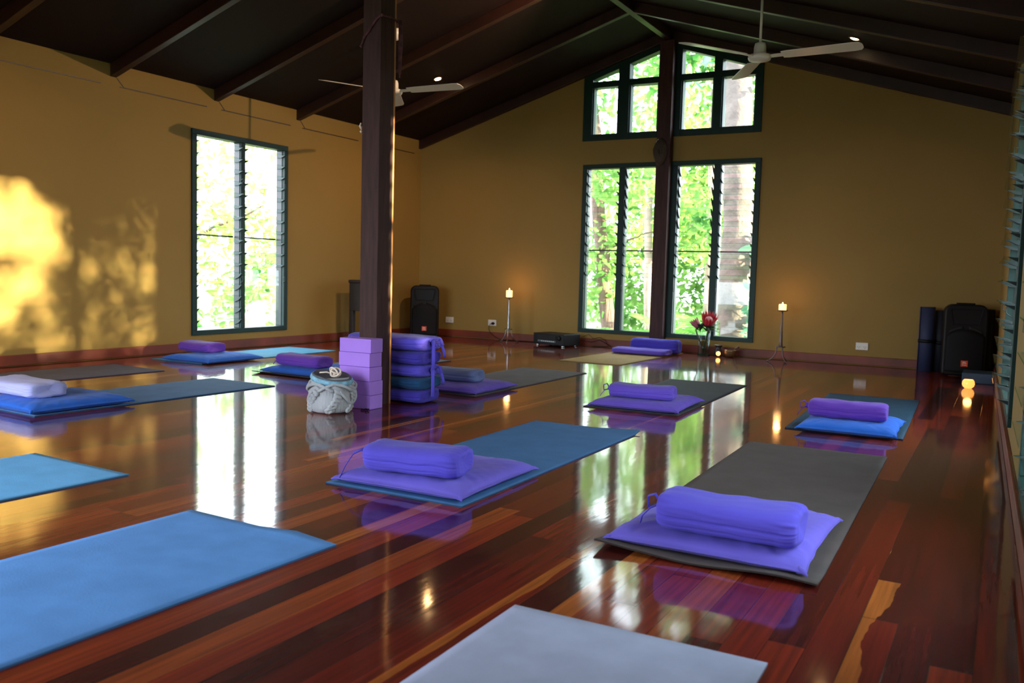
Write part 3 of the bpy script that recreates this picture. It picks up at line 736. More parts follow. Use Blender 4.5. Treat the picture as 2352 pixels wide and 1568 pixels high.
# ------------------------------------------------------------------ loudspeakers
def text_mesh(txt, size, depth, name, mt, parent, T):
    c = bpy.data.curves.new('txt', 'FONT'); c.body = txt; c.size = size; c.extrude = depth; c.align_x = 'CENTER'; c.align_y = 'CENTER'
    o = bpy.data.objects.new('txt', c); col.objects.link(o)
    dg = bpy.context.evaluated_depsgraph_get(); me = bpy.data.meshes.new_from_object(o.evaluated_get(dg))
    bpy.data.objects.remove(o); me.transform(T); me.materials.clear(); me.materials.append(mt)
    q = bpy.data.objects.new(name, me); col.objects.link(q); q.parent = parent; return q
def speaker(loc, rz, label, back=True):
    root = thing('loudspeaker', label, 'loudspeaker', loc, rz, 'black loudspeakers by the back wall')
    W_, H_, D = .345, .63, .30
    mb = MB(); n = 14; r = .07
    def outline(w2, z0, z1, r):
        pts = []
        for (cx, cz, a0) in ((w2-r, z1-r, 0), (-w2+r, z1-r, 90), (-w2+r*.4, z0+r*.4, 180), (w2-r*.4, z0+r*.4, 270)):
            rr = r if a0 < 180 else r*.4
            for k in range(7): a = R(a0+90*k/6); pts.append((cx+rr*math.cos(a), cz+rr*math.sin(a)))
        return pts
    secs = [(-D*.40, outline(W_/2-.012, .012, H_-.012, .06)), (-D*.36, outline(W_/2, .0, H_, r)), (0, outline(W_/2, 0, H_, r)), (D*.5, outline(W_/2*.72, .01, H_-.02, .06))]
    vs = []; fs = []; N = len(secs[0][1])
    for y, o_ in secs: vs += [(p[0], y, p[1]) for p in o_]
    for i in range(len(secs)-1):
        for k in range(N): fs.append((i*N+k, i*N+(k+1) % N, (i+1)*N+(k+1) % N, (i+1)*N+k))
    fs += [tuple(range(N)), tuple((len(secs)-1)*N+k for k in range(N))[::-1]]
    mb.add(vs, fs); mb.build('cabinet', M['black'], root, bevel=.004)
    # bowed woofer grille
    mb = MB(); vs = []; fs = []; nu, nv = 16, 14
    for i in range(nu+1):
        for j in range(nv+1):
            u = -1+2*i/nu; z = .035+j/nv*.315; wv = .150
            if j/nv > .8: z = .035+.8*.315+(j/nv-.8)*.315*(1+.9*(1-u*u))
            vs.append((u*wv, -D*.40-.002-.030*(1-u*u), z))
    for i in range(nu):
        for j in range(nv): fs.append((i*(nv+1)+j, (i+1)*(nv+1)+j, (i+1)*(nv+1)+j+1, i*(nv+1)+j+1))
    mb.add(vs, fs, None, 0, True); g_ = mb.build('grille', M['grille'], root); sm = g_.modifiers.new('solid', 'SOLIDIFY'); sm.thickness = .008; sm.offset = 1
    # horn and ports
    mb = MB(); A = [(-.125, .585), (.125, .585), (.10, .455), (-.10, .455)]; B = [(-.05, .545), (.05, .545), (.045, .485), (-.045, .485)]
    vs = [(p[0], -D*.40-.004, p[1]) for p in A]+[(p[0], -D*.40+.05, p[1]) for p in B]+[(p[0]*1.12, -D*.40-.004, .52+(p[1]-.52)*1.15) for p in A]
    mb.add(vs, [(0, 1, 5, 4), (1, 2, 6, 5), (2, 3, 7, 6), (3, 0, 4, 7), (4, 5, 6, 7), (8, 9, 1, 0), (9, 10, 2, 1), (10, 11, 3, 2), (11, 8, 0, 3)])
    mb.build('horn', M['grille'], root)
    for s in (-1, 1):
        mb = MB(); pts = [Vector((s*(.022+.11*q/7), -D*.40-.006, .425-.042*(q/7)**1.6)) for q in range(8)]
        mb.ribbon(pts, (0, .0, 1), .026, .003); mb.build('bass_port', M['dark'], root)
    mb = MB(); mb.box((-.07, -D*.25, H_-.002), (.07, D*.1, H_+.012)); mb.build('top_handle', M['black'], root, bevel=.005)
    mb = MB(); mb.box((-.029+.0, -D*.40-.040, .085), (.027, -D*.40-.030, .140)); bd = mb.build('badge', M['logo'], root, bevel=.002); bd['label'] = 'orange-red maker badge'
    T = Matrix.Translation((0, -D*.40-.0408, .120)) @ Matrix.Rotation(R(90), 4, 'X')
    text_mesh('JBL', .027, .0008, 'badge_lettering', M['logow'], bd, T)
    T = Matrix.Translation((0, -D*.40-.0408, .098)) @ Matrix.Rotation(R(90), 4, 'X')
    text_mesh('EON', .016, .0008, 'badge_lettering', M['logow'], bd, T)
    return root
speaker((.35, -.36, .001), R(34), 'black loudspeaker in the far left corner behind the post')
speaker((6.225, -.38, .012), R(10), 'black loudspeaker in the right corner beside the navy rolls')
# black case behind the right speaker
mb = MB(); mb.box((6.385, -.26, 0.001), (6.462, -.03, .60)); o = mb.build('speaker_case', M['black'], bevel=.012); tag(o, 'black padded case behind the right corner loudspeaker', 'case')
def roll_mat(loc, r, h, mt, label):
    root = thing('rolled_mat', label, 'rolled mat', loc, 0, 'rolled mats standing in the right corner')
    mb = MB(); vs = []; fs = []; n = 120
    for k in range(n+1):
        a = k/n*2*math.pi*4.5; rr = r*(.18+.82*k/n)
        for (q, z) in ((rr, 0), (rr-.008, 0), (rr-.008, h), (rr, h)): vs.append((q*math.cos(a), q*math.sin(a), z))
    for k in range(n):
        for e_ in range(4): fs.append((k*4+e_, k*4+(e_+1) % 4, (k+1)*4+(e_+1) % 4, (k+1)*4+e_))
    fs += [(0, 1, 2, 3), (n*4+3, n*4+2, n*4+1, n*4)]
    mb.add(vs, fs, None, 0, True); mb.build('roll', mt, root)
    mb = MB(); mb.lathe([(r+.001, h*.45), (r+.004, h*.45), (r+.004, h*.5), (r+.001, h*.5)], 32); mb.build('strap', M['black'], root)
roll_mat((5.915, -.20, .001), .068, .60, M['navy'], 'navy rolled mat standing leftmost in the right corner')
roll_mat((6.02, -.11, .001), .062, .57, mat('black_roll', (.008, .009, .018), .7), 'darker rolled mat between the navy roll and the loudspeaker')
mb = MB(); mb.box((-.12, -.16, .0), (.12, .16, .085)); o = mb.build('blue_block', M['bluebox'], bevel=.006); o.location = (6.375, -.83, .001); tag(o, 'dark blue foam slab on the floor behind the glowing votive', 'foam block')

# dark stand beside the left wall behind the post
root = thing('black_stand', 'black stand with open lower part behind the post by the left wall', 'stand', (.425, -1.50, 0), R(0))
mb = MB(); mb.box((-.2, -.15, .655), (.13, .15, .69)); mb.build('top', M['stand'], root, bevel=.01)
mb = MB(); mb.box((-.19, -.14, .35), (.12, .14, .655)); mb.build('apron', M['stand'], root, bevel=.004)
for sx, sy in ((-1, -1), (-1, 1), (1, -1), (1, 1)):
    mb = MB(); mb.box((sx*.13-.025-.035, sy*.115-.025, 0.001), (sx*.13+.025-.035, sy*.115+.025, .36)); mb.build('leg', M['stand'], root, bevel=.003)

# ------------------------------------------------------------------ candle stands
def candle_stand(loc, mt, label, rz, hgt, flame=True, cs=1.0, lab2='', group='floor candle stands'):
    root = thing('candle_stand', label, 'candle stand', loc, rz, group)
    mb = MB(); mb.lathe([(0, .155), (.016, .155), (.020, .165), (.016, .2), (.014, .27), (.0125, .3), (.014, .305), (.011, .312), (.0105, .38), (.008, hgt-.045), (.0075, hgt-.012), (0, hgt-.012)], 16, wob=lambda a, z: 1+.10*math.sin(z*260)*math.sin(3*a))
    mb.build('stem', mt, root)
    MB().lathe([(0, .148), (.045, .148), (.048, .152), (.045, .158), (0, .158)], 24).build('collar', mt, root)
    MB().lathe([(0, hgt-.014), (.03, hgt-.014), (.052, hgt-.006), (.055, hgt), (.050, hgt), (.03, hgt-.008), (0, hgt-.008)], 28).build('drip_plate', mt, root)
    for k in range(3):
        a = R(120*k+60); ca, sa = math.cos(a), math.sin(a); pts = []
        for q in range(12):
            t = q/11; r = .036+.012*t+.078*t**2.6; z = .150-.142*(1-(1-t)**1.35)
            pts.append((r*ca, r*sa, max(.0065, z)))
        mb = MB(); mb.tube(pts, .0062, 8); mb.lathe([(0, -.005), (.006, 0), (0, .005)], 8, Matrix.Translation((pts[-1][0], pts[-1][1], .006))); mb.build('leg', mt, root)
    c = thing('pillar_candle', lab2, 'candle', (loc[0], loc[1], hgt+loc[2]-.008), 0, 'lit pillar candles on the stands')
    MB().lathe([(0, 0), (.034, 0), (.036, .01), (.036, .070*cs), (.034, .082*cs), (.028, .078*cs), (.018, .060*cs), (0, .055*cs)], 24, wob=lambda a, z: 1+.04*math.sin(2*a)*(z/.08)).build('wax', M['wax'], c)
    MB().lathe([(0, .055*cs), (.006, .062*cs), (.0085, .075*cs), (.005, .092*cs), (0, .108*cs)], 12).build('flame', M['flame'], c)
    l = bpy.data.lights.new('candle_light', 'POINT'); l.energy = 1.6; l.color = (1, .45, .13); l.shadow_soft_size = .03
    lo = bpy.data.objects.new('candle_light', l); col.objects.link(lo); lo.location = (loc[0], loc[1]-.0, hgt+.125)
candle_stand((1.485, -.27, 0), M['steel'], 'tall hammered silver candle stand left of the receiver', R(-8), .530, True, 1.05, 'lit candle on the silver stand, left of the windows')
candle_stand((4.620, -.31, 0), M['iron'], 'tall dull iron candle stand right of the windows', R(12), .518, True, .8, 'low lit candle on the iron stand, right of the windows')

# ------------------------------------------------------------------ receiver, sockets
root = thing('audio_receiver', 'black audio receiver on silver feet against the back wall', 'receiver', (2.115, -.26, 0), R(-13))
mb = MB(); mb.box((-.225, -.145, .018), (.225, .145, .142)); mb.build('case', M['black'], root, bevel=.005)
mb = MB(); mb.box((-.155, -.150, .075), (.105, -.1452, .120)); mb.build('display', M['dark'], root)
mb = MB(); mb.box((-.155, -.152, .047), (.105, -.1452, .066)); mb.build('button_strip', M['display'], root)
for s in (-1, 1):
    for q in (-1, 1):
        mb = MB(); mb.lathe([(0, .001), (.020, .001), (.022, .008), (.018, .018), (0, .018)], 16, Matrix.Translation((s*.185, q*.11, 0))); mb.build('foot', M['chrome'], root)
MB().lathe([(.0, 0), (.026, 0), (.026, .015), (.022, .018), (0, .018)], 24, Matrix.Translation((.155, -.145, .098)) @ Matrix.Rotation(R(90), 4, 'X')).build('volume_knob', M['black'], root)
for q in range(7):
    mb = MB(); mb.box((-.10+q*.028, -.1535, .052), (-.084+q*.028, -.152, .060)); mb.build('button', M['plate'], root)

def socket(x, z, label, plug=False, w_=.115):
    root = thing('power_socket', label, 'power socket', (x, 0, z), 0, 'double power sockets above the back skirting')
    mb = MB(); mb.box((-w_/2, -.010, -.036), (w_/2, 0, .036)); mb.build('plate', M['plate'], root, bevel=.003)
    for s in (-1, 1):
        mb = MB(); mb.box((s*.040-.009, -.0135, .012), (s*.040+.009, -.010, .026)); mb.build('switch', M['plate'], root, bevel=.001)
        mb = MB()
        for dx, r in ((-.009, 30), (.009, -30), (0, 0)):
            T = Matrix.Translation((s*.028+dx, -.0104, -.006 if dx else -.018)) @ Matrix.Rotation(R(r), 4, 'Y'); mb.box((-.0015, -.0004, -.005), (.0015, .001, .005), T)
        mb.build('pin_slots', M['dark'], root)
    if plug:
        p = thing('plug_and_cord', 'black plug with its cord hanging from the socket left of the silver candle stand', 'plug', (x+.018, -.011, z-.006))
        MB().lathe([(0, 0), (.018, 0), (.016, .02), (.009, .032), (0, .034)], 14, Matrix.Rotation(R(90), 4, 'X')).build('plug', M['black'], p)
        mb = MB(); mb.tube([(0, -.03, 0), (-.03, -.038, -.015), (-.045, -.03, -.06), (-.03, -.022, -.11), (.02, -.022, -.15), (.10, -.03, -.185), (.20, -.04, -.190)], .0032); mb.build('cord', M['black'], p)
socket(.481, .206, 'white power socket beside the far left loudspeaker')
socket(1.105, .200, 'white power socket with a black plug, left of the silver candle stand', True)
socket(5.334, .186, 'white power socket alone on the right part of the back wall')
mb = MB()
mb.tube([(2.37, -.16, .10), (2.42, -.06, .14), (2.47, -.04, .09), (2.55, -.035, .11), (2.62, -.04, .08), (2.66, -.05, .02), (2.60, -.06, .005), (2.48, -.08, .005)], .0028)
mb.tube([(2.36, -.14, .07), (2.45, -.05, .05), (2.55, -.04, .08), (2.70, -.05, .012)], .0028)
tag(mb.build('loose_cables', M['black']), 'thin dark cables looping from the right side of the receiver', 'cable')
mb = MB(); pts = [(1.30+(x-1.3), -.024-.004*math.sin(x*7), .004) for x in [1.3+.05*k for k in range(12)]]
mb.tube(pts, .003); tag(mb.build('floor_cable', M['black']), 'black cable lying along the skirting left of the receiver', 'cable')

# ------------------------------------------------------------------ vase and proteas
VX, VY = 3.800, -.165
root = thing('glass_vase', 'clear cylindrical glass vase half full of water below the right window', 'vase', (VX, VY, 0))
MB().lathe([(0, .001), (.060, .001), (.063, .006), (.062, .262), (.0625, .266), (.0585, .266), (.058, .02), (0, .018)], 36).build('vase_glass', M['vase'], root)
MB().lathe([(0, .019), (.0575, .019), (.0575, .150), (0, .150)], 36).build('water', M['water'], root)
MB().lathe([(.052, .001), (.064, .001), (.066, .006), (.064, .012), (.056, .008)], 36).build('thick_base', M['gedge'], root)
def protea(top, r, mt, label, lean, nb=3, open_=1.0):
    f = thing('protea_flower', label, 'flower', (VX, VY, .03), 0, 'protea flowers in the vase')
    top = Vector(top)-Vector((VX, VY, .03)); mb = MB(); mb.tube([(lean[0]*-.02, 0, 0), (lean[0]*.1, lean[1]*.1, .12), top-Vector((0, 0, r*1.0))*1-Vector(lean)*.0, top-Vector(lean).normalized()*r*.6], [.007, .007, .008, .012]); mb.build('stem', M['stem'], f)
    q = Vector(lean).normalized().to_track_quat('Z', 'Y').to_matrix().to_4x4(); T = Matrix.Translation(top) @ q
    MB().lathe([(0, -r*.7), (r*.30, -r*.62), (r*.50, -r*.3), (r*.52, r*.05), (r*.40, r*.40), (r*.2, r*.56), (0, r*.62)], 24, T, wob=lambda a, z: 1+.04*math.sin(17*a)).build('flower_head', M['pale'], f)
    mb = MB()
    for ring in range(4):
        n = 14-ring; 
        for k in range(n):
            a = 2*math.pi*(k+.5*(ring % 2))/n; o_ = [.62, .55, .42, .30][ring]*open_; ln = [1.25, 1.15, .95, .7][ring]*r
            b0 = Vector((.42*r, 0, -.60*r)); pts = [b0, b0+Vector((o_*ln*.35, 0, ln*.40)), b0+Vector((o_*ln*.62, 0, ln*.85)), b0+Vector((o_*ln*.80, 0, ln*1.22))]
            ws = [.10*r, .17*r, .13*r, .005*r]; vs = []
            for p, w_ in zip(pts, ws): vs += [p+Vector((0, -w_, 0)), p+Vector((.02*r, 0, 0)), p+Vector((0, w_, 0))]
            fs = []
            for i in range(3): fs += [(i*3, i*3+1, i*3+4, i*3+3), (i*3+1, i*3+2, i*3+5, i*3+4)]
            mb.add(vs, fs, T @ Matrix.Rotation(a, 4, 'Z'), 0, True)
    o = mb.build('bracts', mt, f); sm = o.modifiers.new('solid', 'SOLIDIFY'); sm.thickness = .0016
    return f
def leaves(pts, parent, name, mt, ln, w_):
    mb = MB()
    for (p, d, s) in pts:
        d = Vector(d).normalized(); side = d.cross(Vector((0, 0, 1))).normalized() if abs(d.z) < .95 else Vector((1, 0, 0)); L_ = ln*s
        P = [Vector(p)+d*L_*t+Vector((0, 0, -.25*L_*t*t)) for t in (0, .3, .65, 1)]
        vs = []
        for q, ww in zip(P, (.15, 1, .8, .03)): vs += [q-side*w_*ww*s, q+Vector((0, 0, -.004)), q+side*w_*ww*s]
        fs = []
        for i in range(3): fs += [(i*3, i*3+1, i*3+4, i*3+3), (i*3+1, i*3+2, i*3+5, i*3+4)]
        mb.add(vs, fs, None, 0, True)
    o = mb.build(name, mt, parent); sm = o.modifiers.new('solid', 'SOLIDIFY'); sm.thickness = .001; return o
f1 = protea((VX+.050, VY-.04, .365), .088, M['crimson'], 'open crimson protea with pale centre in the glass vase', (.25, -.35, .8))
f2 = protea((VX-.085, VY-.03, .330), .066, M['pink'], 'smaller dusty pink protea leaning left in the vase', (-.45, -.2, .7), open_=.55)
rnd = random.Random(3)
for f, n, cx in ((f1, 34, .03), (f2, 20, -.04)):
    ls = []
    for k in range(n):
        a = rnd.uniform(0, 6.28); e_ = rnd.uniform(.05, 1.1); ls.append(((cx+rnd.uniform(-.02, .02), rnd.uniform(-.03, .02), rnd.uniform(.22, .29)), (math.cos(a)*.8+cx*6, math.sin(a)*.8-.1, e_), rnd.uniform(.7, 1.2)))
    leaves(ls, f, 'leaves', M['leafd'], .120, .017)
ls = [((.05, 0, .26), (.9, -.2, 1.1), 1.3), ((.05, 0, .26), (1.1, -.1, .9), 1.25), ((.04, 0, .27), (.8, 0, 1.6), 1.3), ((-.05, 0, .27), (-1, -.1, .9), 1.1), ((.05, 0, .25), (1.2, -.3, .4), 1.1)]
leaves(ls, f1, 'filler_grass', M['palm'], .12, .0035)

# oil burner, singing bowl with mallet
root = thing('oil_burner', 'small dark oil burner with a glowing opening right of the vase', 'oil burner', (3.962, -.19, 0))
MB().lathe([(0, .001), (.036, .001), (.040, .01), (.041, .055), (.034, .08), (.028, .092), (.030, .100), (.045, .118), (.046, .122), (.040, .120), (.028, .108), (0, .104)], 28).build('body', M['burner'], root)
MB().lathe([(0, -.006), (.018, -.004), (.022, 0), (.018, .004), (0, .006)], 20, Matrix.Translation((.012, -.0385, .036)) @ Matrix.Rotation(R(17), 4, 'Z') @ Matrix.Rotation(R(90), 4, 'X')).build('glowing_opening', M['ember'], root)
root = thing('singing_bowl', 'small brass singing bowl between the burner and the iron candle stand', 'bowl', (4.080, -.17, 0))
MB().lathe([(0, .001), (.03, .001), (.052, .016), (.062, .042), (.064, .068), (.066, .074), (.061, .074), (.057, .045), (.045, .018), (0, .008)], 36).build('bowl', M['brass'], root)
mb = MB(); mb.tube([(4.045, -.16, .018), (4.09, -.155, .055), (4.135, -.15, .092)], .006); mb.tube([(4.128, -.151, .087), (4.165, -.147, .116)], [.011, .012]); tag(mb.build('mallet', M['wood']), 'dark wooden mallet resting in the brass singing bowl', 'mallet')

# votive on the floor by the right wall
root = thing('votive_candle', 'round glowing orange votive glass on the floor by the right wall', 'candle', (6.318, -1.40, 0))
MB().lathe([(0, .001), (.024, .001), (.040, .016), (.046, .036), (.042, .058), (.034, .070), (.032, .070), (.039, .056), (.042, .036), (.03, .014), (0, .010)], 28).build('holder', M['votive'], root)
MB().lathe([(0, .022), (.006, .028), (.010, .036), (.006, .05), (0, .058)], 12).build('flame', M['flame'], root)
l = bpy.data.lights.new('votive_light', 'POINT'); l.energy = .5; l.color = (1, .4, .1); l.shadow_soft_size = .03
lo = bpy.data.objects.new('votive_light', l); col.objects.link(lo); lo.location = (6.318, -1.40, .11)

# ------------------------------------------------------------------ ceiling fans, downlights
def fan(x, y, z, a0, label):
    zt_ = zc(x); root = thing('ceiling_fan', label, 'ceiling fan', (x, y, z), 0, 'white three-blade ceiling fans')
    h = zt_-z
    MB().lathe([(0, -.035), (.03, -.034), (.075, -.022), (.082, -.004), (.080, .012), (.05, .022), (.044, .028), (.042, .075), (.036, .096), (.016, .104), (0, .104)], 32).build('motor_housing', M['white'], root)
    MB().tube([(0, 0, .1), (0, 0, h-.03)], .0095, 12).build('down_rod', M['white'], root)
    T = Matrix.Translation((0, 0, h)) @ Matrix.Rotation(math.atan(K if x < RX else -K)*-1, 4, 'Y')
    MB().lathe([(.012, -.085), (.03, -.08), (.052, -.045), (.058, -.01), (.055, 0), (0, 0)], 28, T).build('ceiling_canopy', M['white'], root)
    for k in range(3):
        T = Matrix.Rotation(R(a0+120*k), 4, 'Z')
        mb = MB(); P = Matrix.Translation((0, 0, .0)) @ Matrix.Rotation(R(-11), 4, 'X')
        out = [(.16, -.050), (.20, -.056), (.64, -.066), (.685, -.058), (.70, -.030), (.702, .0), (.70, .030), (.685, .058), (.64, .066), (.20, .056), (.16, .050)]
        mb.prism(out, .005, T @ P); b = mb.build('blade', M['white'], root, bevel=.0015)
        mb = MB(); mb.box((.06, -.022, -.002), (.19, .022, .004), T @ P); mb.build('blade_arm', M['white'], b)
fan(4.892, -2.72, 2.398, 117, 'white ceiling fan on a long rod in front of the gable windows')
fan(1.625, -2.72, 2.408, 124, 'white ceiling fan half hidden behind the timber post')
for k in range(5):
    for sx in (-1, 1):
        if sx < 0 and k == 1: continue
        x = 1.22 if sx < 0 else 5.33; y = -1.44-2.17*k; z = zc(x)
        lb = 'lit ceiling downlight on the %s roof slope, %s' % ('left' if sx < 0 else 'right', ['nearest the back wall', 'second from the back wall', 'third from the back wall', 'fourth from the back wall', 'over the front doors'][k])
        root = thing('downlight', lb, 'downlight', (x, y, z), 0, 'downlights in the ceiling')
        T = Matrix.Rotation(math.atan(-K if sx < 0 else K), 4, 'Y')
        MB().lathe([(.035, -.001), (.050, -.001), (.050, -.006), (.042, -.008), (.035, -.004)], 24, T).build('trim_ring', M['brass'], root)
        MB().lathe([(0, -.002), (.034, -.002), (.032, -.007), (0, -.016)], 24, T).build('bulb', M['lamp'], root)
        l = bpy.data.lights.new('downlight_beam', 'SPOT'); l.energy = 22 if sx < 0 else 7; l.color = (1, .52, .19); l.spot_size = R(150); l.spot_blend = .6; l.shadow_soft_size = .025
        lo = bpy.data.objects.new('downlight_beam', l); col.objects.link(lo); lo.location = (x, y, z-.03); lo.rotation_euler = (0, 0, 0)

root = thing('added_spotlight', 'added spotlight under the roof, out of frame, casting the fan shadow on the left wall', 'spotlight', (3.90, -2.50, zc(3.90)), 0)  # lamp added out of view to cast the fan shadow on the left wall
MB().lathe([(0, 0), (.045, 0), (.045, -.015), (.012, -.018), (.012, -.035), (0, -.035)], 24).build('bracket', M['white'], root)
SPA = (Vector((0, -2.9, 1.5))-Vector((3.90, -2.50, zc(3.90)-.07))).normalized(); TQ = Matrix.Translation((0, 0, -.07)) @ SPA.to_track_quat('Z', 'Y').to_matrix().to_4x4()
MB().lathe([(0, -.06), (.02, -.055), (.032, -.03), (.040, .02), (.040, .035), (.036, .035), (.034, .02), (0, .01)], 24, TQ).build('shade', M['white'], root)
MB().lathe([(0, .012), (.030, .020), (.026, .032), (0, .036)], 20, TQ).build('bulb', M['lamp'], root)
l = bpy.data.lights.new('fan_shadow_beam', 'SPOT'); l.energy = 210; l.color = (1, .66, .40); l.spot_size = R(96); l.spot_blend = .5; l.shadow_soft_size = .02
lo = bpy.data.objects.new('fan_shadow_beam', l); col.objects.link(lo); lo.location = Vector((3.90, -2.50, zc(3.90)-.07))+SPA*.05; lo.rotation_euler = SPA.to_track_quat('-Z', 'Y').to_euler()

# garland round the post
root = thing('garland', 'dark beaded garland tied round the top of the timber post', 'garland', (3.255, -4.99, 0))
mb = MB()
pts = [(-.073, -.076, 2.10), (-.05, -.076, 2.15), (-.01, -.077, 2.19), (.04, -.077, 2.245), (.073, -.072, 2.262), (.074, 0, 2.268), (.074, .085, 2.262), (.0, .088, 2.26), (-.073, .085, 2.2), (-.074, 0, 2.14), (-.073, -.076, 2.10)]
mb.tube(pts, .007, 8)
for p in pts[:8]: mb.lathe([(0, -.012), (.011, 0), (0, .012)], 8, Matrix.Translation(p))
mb.build('strand', M['garl'], root)
mb = MB()
for k in range(7):
    q = .006*math.cos(k), .006*math.sin(k)
    mb.tube([(.082+q[0], .088+q[1], 2.27), (.086+q[0]*1.5, .09+q[1]*1.5, 2.15), (.083+q[0], .09+q[1], 1.98-.02*(k % 3))], [.004, .005, .0025], 6)
mb.build('tassel', M['garl'], root)
mb = MB(); mb.tube([(0, 0, .02), (-.004, -.004, 0), (.003, 0, -.02)], [.004, .007, .003]); mb.lathe([(0, -.010), (.008, 0), (0, .010)], 8, Matrix.Translation((0, 0, -.03)))
o = mb.build('charm', M['cord']); o.location = (3.183, -5.06, 1.642); tag(o, 'tiny cream charm hung on the left edge of the timber post', 'ornament')

# ------------------------------------------------------------------ garden
GZ = -.45
mb = MB(); mb.box((-30, .35, GZ-.1), (36, 34, GZ)); mb.box((-30, -34, GZ-.1), (-.5, .35, GZ)); mb.box((7.2, -34, GZ-.1), (36, .35, GZ)); mb.box((-.5, -34, GZ-.1), (7.2, YF-.4, GZ))
tag(mb.build('ground', M['ground']), 'leafy garden ground outside the windows', 'ground', kind='structure')
def leaf_bm(centers, n, size, rnd, up=.2, skip=None, asp=2.3):
    mb = MB()
    for _ in range(n):
        c, r = rnd.choice(centers); c = Vector(c)
        while True:
            d = Vector((rnd.uniform(-1, 1), rnd.uniform(-1, 1), rnd.uniform(-1, 1)))
            if d.length < 1: break
        p = c+Vector((d.x*r[0], d.y*r[1], d.z*r[2]))
        if skip and skip(p, rnd): continue
        s = size*rnd.uniform(.6, 1.35)
        a = Vector((rnd.gauss(0, 1), rnd.gauss(0, 1), rnd.gauss(-.4, .6))).normalized(); b = a.cross(Vector((rnd.gauss(0, 1), rnd.gauss(0, 1), rnd.gauss(0, 1)))).normalized(); nn = a.cross(b)
        w_ = s/asp
        mb.add([p, p+a*s*.35+b*w_*.5+nn*s*.05, p+a*s*.75+b*w_*.38+nn*s*.02, p+a*s, p+a*s*.75-b*w_*.38+nn*s*.02, p+a*s*.35-b*w_*.5+nn*s*.05, p+a*s*.5-nn*s*.02],
               [(0, 1, 6), (1, 2, 6), (2, 3, 6), (3, 4, 6), (4, 5, 6), (5, 0, 6)], None, 0, True)
    return mb
def limb(p0, p1, r0, r1, rnd, n=14, wob=.05):
    p0, p1 = Vector(p0), Vector(p1); return [p0.lerp(p1, k/n)+Vector((rnd.uniform(-1, 1), rnd.uniform(-1, 1), 0))*wob*(0 < k < n) for k in range(n+1)], [r0+(r1-r0)*k/n for k in range(n+1)]
def tree(name, label, cat, trunk, centers, n, size, mt, bark, seed, group, branches=(), skip=None):
    rnd = random.Random(seed); p0 = trunk[0]
    root = thing(name, label, cat, (p0[0], p0[1], p0[2]), 0, group); inv = Matrix.Translation(-Vector(p0))
    if len(trunk) > 1:
        mb = MB(); pts, rs = limb(trunk[0], trunk[1], trunk[2], trunk[3], rnd, wob=trunk[3]*.25)
        mb.tube(pts, rs, 18, inv); mb.build('trunk', bark, root)
    for (a, b, r) in branches:
        mb = MB(); pts, rs = limb(a, b, r, r*.45, rnd, 8, .04); mb.tube(pts, rs, 8, inv); mb.build('branch', bark, root)
    mb = leaf_bm(centers, n, size, rnd, skip=skip)
    for v in mb.v: v -= Vector(p0)
    mb.build('foliage', mt, root); return root
GT = 'trees seen through the windows'
tree('tree', 'brown rough-barked tree behind the leftmost back window panes', 'tree', ((1.40, 3.0, GZ), (.70, 3.1, 5.2), .115, .085),
     [((1.4, 3.2, 3.4), (.9, .8, .8)), ((1.7, 2.6, 2.2), (.6, .5, .5)), ((2.6, 3.3, 1.6), (.5, .5, .6)), ((1.2, 3.0, 1.0), (.4, .4, .8))], 1300, .15, M['leafg'], M['bark'], 11, GT,
     [((1.15, 3.05, 2.4), (2.3, 3.0, 2.9), .025), ((1.25, 3.05, 1.2), (2.1, 2.9, 1.5), .018)])
tree('tree', 'wide grey mottled trunk filling the rightmost back window pane', 'tree', ((3.44, 2.4, GZ), (3.24, 2.5, 6.5), .215, .15),
     [((3.95, 2.3, 1.15), (.35, .3, .3)), ((3.78, 2.1, .35), (.12, .2, .45)), ((3.4, 2.6, 3.6), (1.2, .8, .5))], 420, .17, M['leafb'], M['barkg'], 12, GT)
tree('slender_tree', 'slender pale tree behind the second back window pane', 'tree', ((1.45, 4.5, GZ), (1.20, 4.6, 4.6), .075, .05),
     [((1.9, 5.2, 3.6), (1.3, .9, 1.0)), ((2.3, 4.6, 1.9), (.8, .6, .7)), ((1.2, 5.2, 1.6), (.9, .6, .8))], 2000, .15, M['leafy'], M['barkp'], 13, GT,
     [((1.38, 4.5, 1.2), (2.3, 4.2, 1.7), .022)])
tree('slender_tree', 'slender pinkish trunk behind the third back window pane', 'tree', ((2.56, 4.0, GZ), (2.46, 4.1, 4.8), .055, .04),
     [((2.7, 4.6, 1.6), (.6, .5, .6)), ((3.1, 4.2, 3.4), (.9, .7, .6)), ((2.5, 4.9, 2.6), (.7, .6, .5))], 1500, .14, M['leafg'], M['barkp'], 14, GT,
     [((2.75, 4.6, 2.1), (3.4, 4.1, 3.3), .02)])
tree('leafy_tree', 'bright yellow-green leafy tree filling the gable windows', 'tree', ((2.6, 7.2, GZ), (2.7, 7.2, 4.0), .16, .12),
     [((2.0, 6.6, 4.6), (2.0, 1.0, 1.3)), ((3.2, 6.2, 5.4), (1.8, 1.0, 1.0)), ((1.0, 7.0, 3.0), (1.4, .9, 1.3)), ((2.4, 7.0, 1.8), (1.8, .8, 1.0))], 5200, .18, M['leafy'], M['bark'], 15, GT,
     [((2.65, 7.2, 3.2), (3.6, 6.4, 5.0), .05), ((2.65, 7.2, 3.0), (1.6, 6.8, 4.8), .05)])
